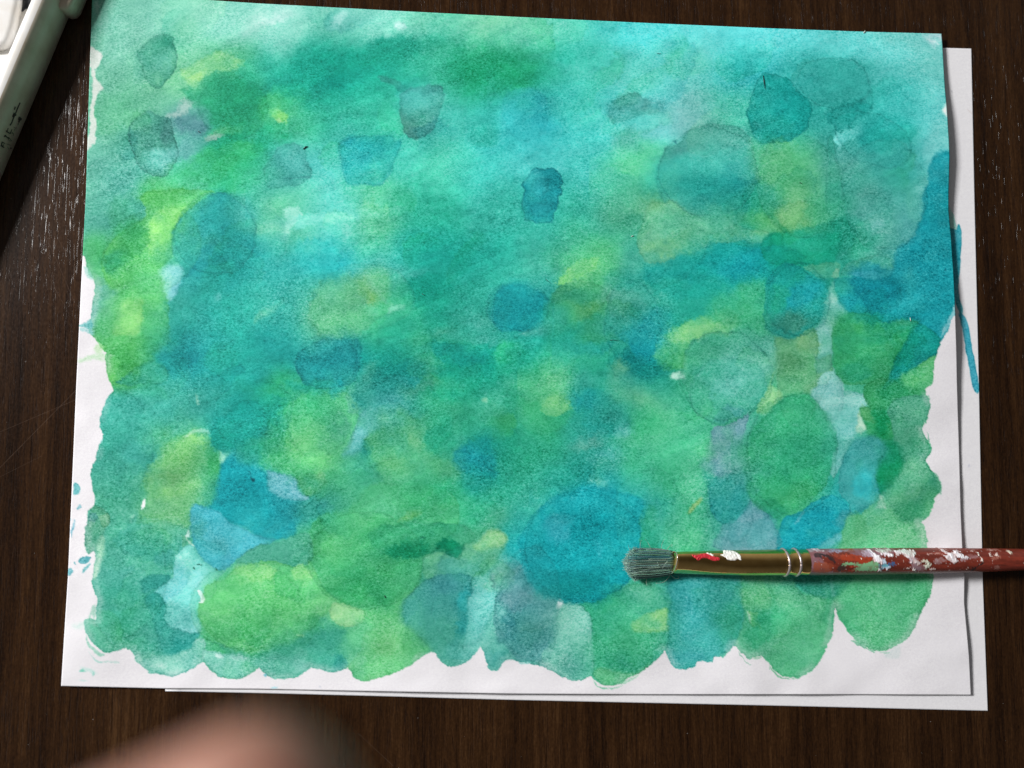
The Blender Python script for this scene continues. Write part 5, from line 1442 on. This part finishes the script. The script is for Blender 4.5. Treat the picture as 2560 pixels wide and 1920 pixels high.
def fleck(x, y, z, r):
    c = at(x, y, z); k = R2.random()*3
    vs = [c+Vector((math.cos(k+2.1*j)*r*R2.uniform(.5, 1), math.sin(k+2.1*j)*r*R2.uniform(.5, 1), 0)) for j in range(3)]+[c+Vector((0, 0, r*.6))]
    db.add((vs, [(0, 1, 2)[::-1], (0, 1, 3), (1, 2, 3), (2, 0, 3)]))
for i in range(230):
    x, y = R2.uniform(0, 2212), R2.uniform(0, 1659)
    inside = 130 < x < 2140 and -10 < y < 1540
    if inside or (x < 200 and y < 420): continue
    fleck(x, y, .00004, R2.choice((.00010, .00012, .00016)))
for x, y, r in ((201, 1554, .0003), (74, 1195, .00028), (903, 1551, .0002), (133, 562, .0003)): fleck(x, y, .00004, r)
put('dust', db.mesh('dust'), md, kind='stuff', smooth=False)

# ---------------------------------------------------------------- fingertip close under the lens
def cam_pt(x, y, depth): return CAM+ray(x, y)*depth
FD = .056
tipc = cam_pt(545, 1800, FD); fa = (cam_pt(558-900, 1802+420, FD*1.1)-tipc).normalized()
side = fa.cross(ROT @ Vector((0, 0, 1))).normalized(); fu = side.cross(fa).normalized()
V, Fc, ns, nr = [], [], 30, 36
for k in range(ns):
    t = k/(ns-1)
    if t < .35: w = t/.35*math.pi/2; s_ = -math.cos(w)*.0078; r = math.sin(w)*.0078
    else: s_ = (t-.35)/.65*.065; r = .0078+.0012*sstep((t-.35)/.3)-.0006*math.exp(-((s_-.026)/.008)**2)
    r = max(float(r), .0002)
    for j in range(nr):
        a = 2*math.pi*j/nr; hh = math.sin(a)*r*(.88 if math.sin(a) > 0 else .96); V.append(tipc+fa*s_+side*(math.cos(a)*r)+fu*hh)
for k in range(ns-1):
    for j in range(nr): Fc.append((k*nr+j, k*nr+(j+1) % nr, (k+1)*nr+(j+1) % nr, (k+1)*nr+j))
Fc.append(tuple(range(nr))[::-1]); Fc.append(tuple((ns-1)*nr+j for j in range(nr)))
ms, N, L, b = mat('skin', (.50, .24, .175), .5)
b.inputs['Subsurface Weight'].default_value = .25; b.inputs['Subsurface Radius'].default_value = (1, .35, .2); b.inputs['Subsurface Scale'].default_value = .002
tcs = nd(N, 'ShaderNodeTexCoord').outputs['Object']
L.new(ramp(N, L, noise_of(N, L, tcs, 180, 3), [(.35, (.30, .140, .098)), (.65, (.38, .185, .130))]), b.inputs['Base Color'])
fing = empty('fingertip', tipc, label='out of focus fingertip poking in at the bottom edge', category='finger')
fm = mesh('finger_skin', V, Fc); bm = bmesh.new(); bm.from_mesh(fm); bmesh.ops.recalc_face_normals(bm, faces=bm.faces[:]); bm.to_mesh(fm); bm.free()
child('finger_skin', fm, ms, fing)
# the nail, on the side turned away from the lens
V, Fc = [], []
for i in range(12):
    for j in range(10):
        s_ = -.0052+.0115*i/11; a = math.radians(-90-52+104*j/9)
        rr = .0078*math.sqrt(max(.05, 1-(min(0, s_)/.0078)**2))+.00025
        V.append(tipc+fa*s_+side*(math.cos(a)*rr)+fu*(math.sin(a)*rr*.96))
for i in range(11):
    for j in range(9): Fc.append((i*10+j, i*10+j+1, (i+1)*10+j+1, (i+1)*10+j))
mn, _, _, _ = mat('nail', (.62, .38, .32), .3)
child('nail', mesh('nail', V, Fc), mn, fing)
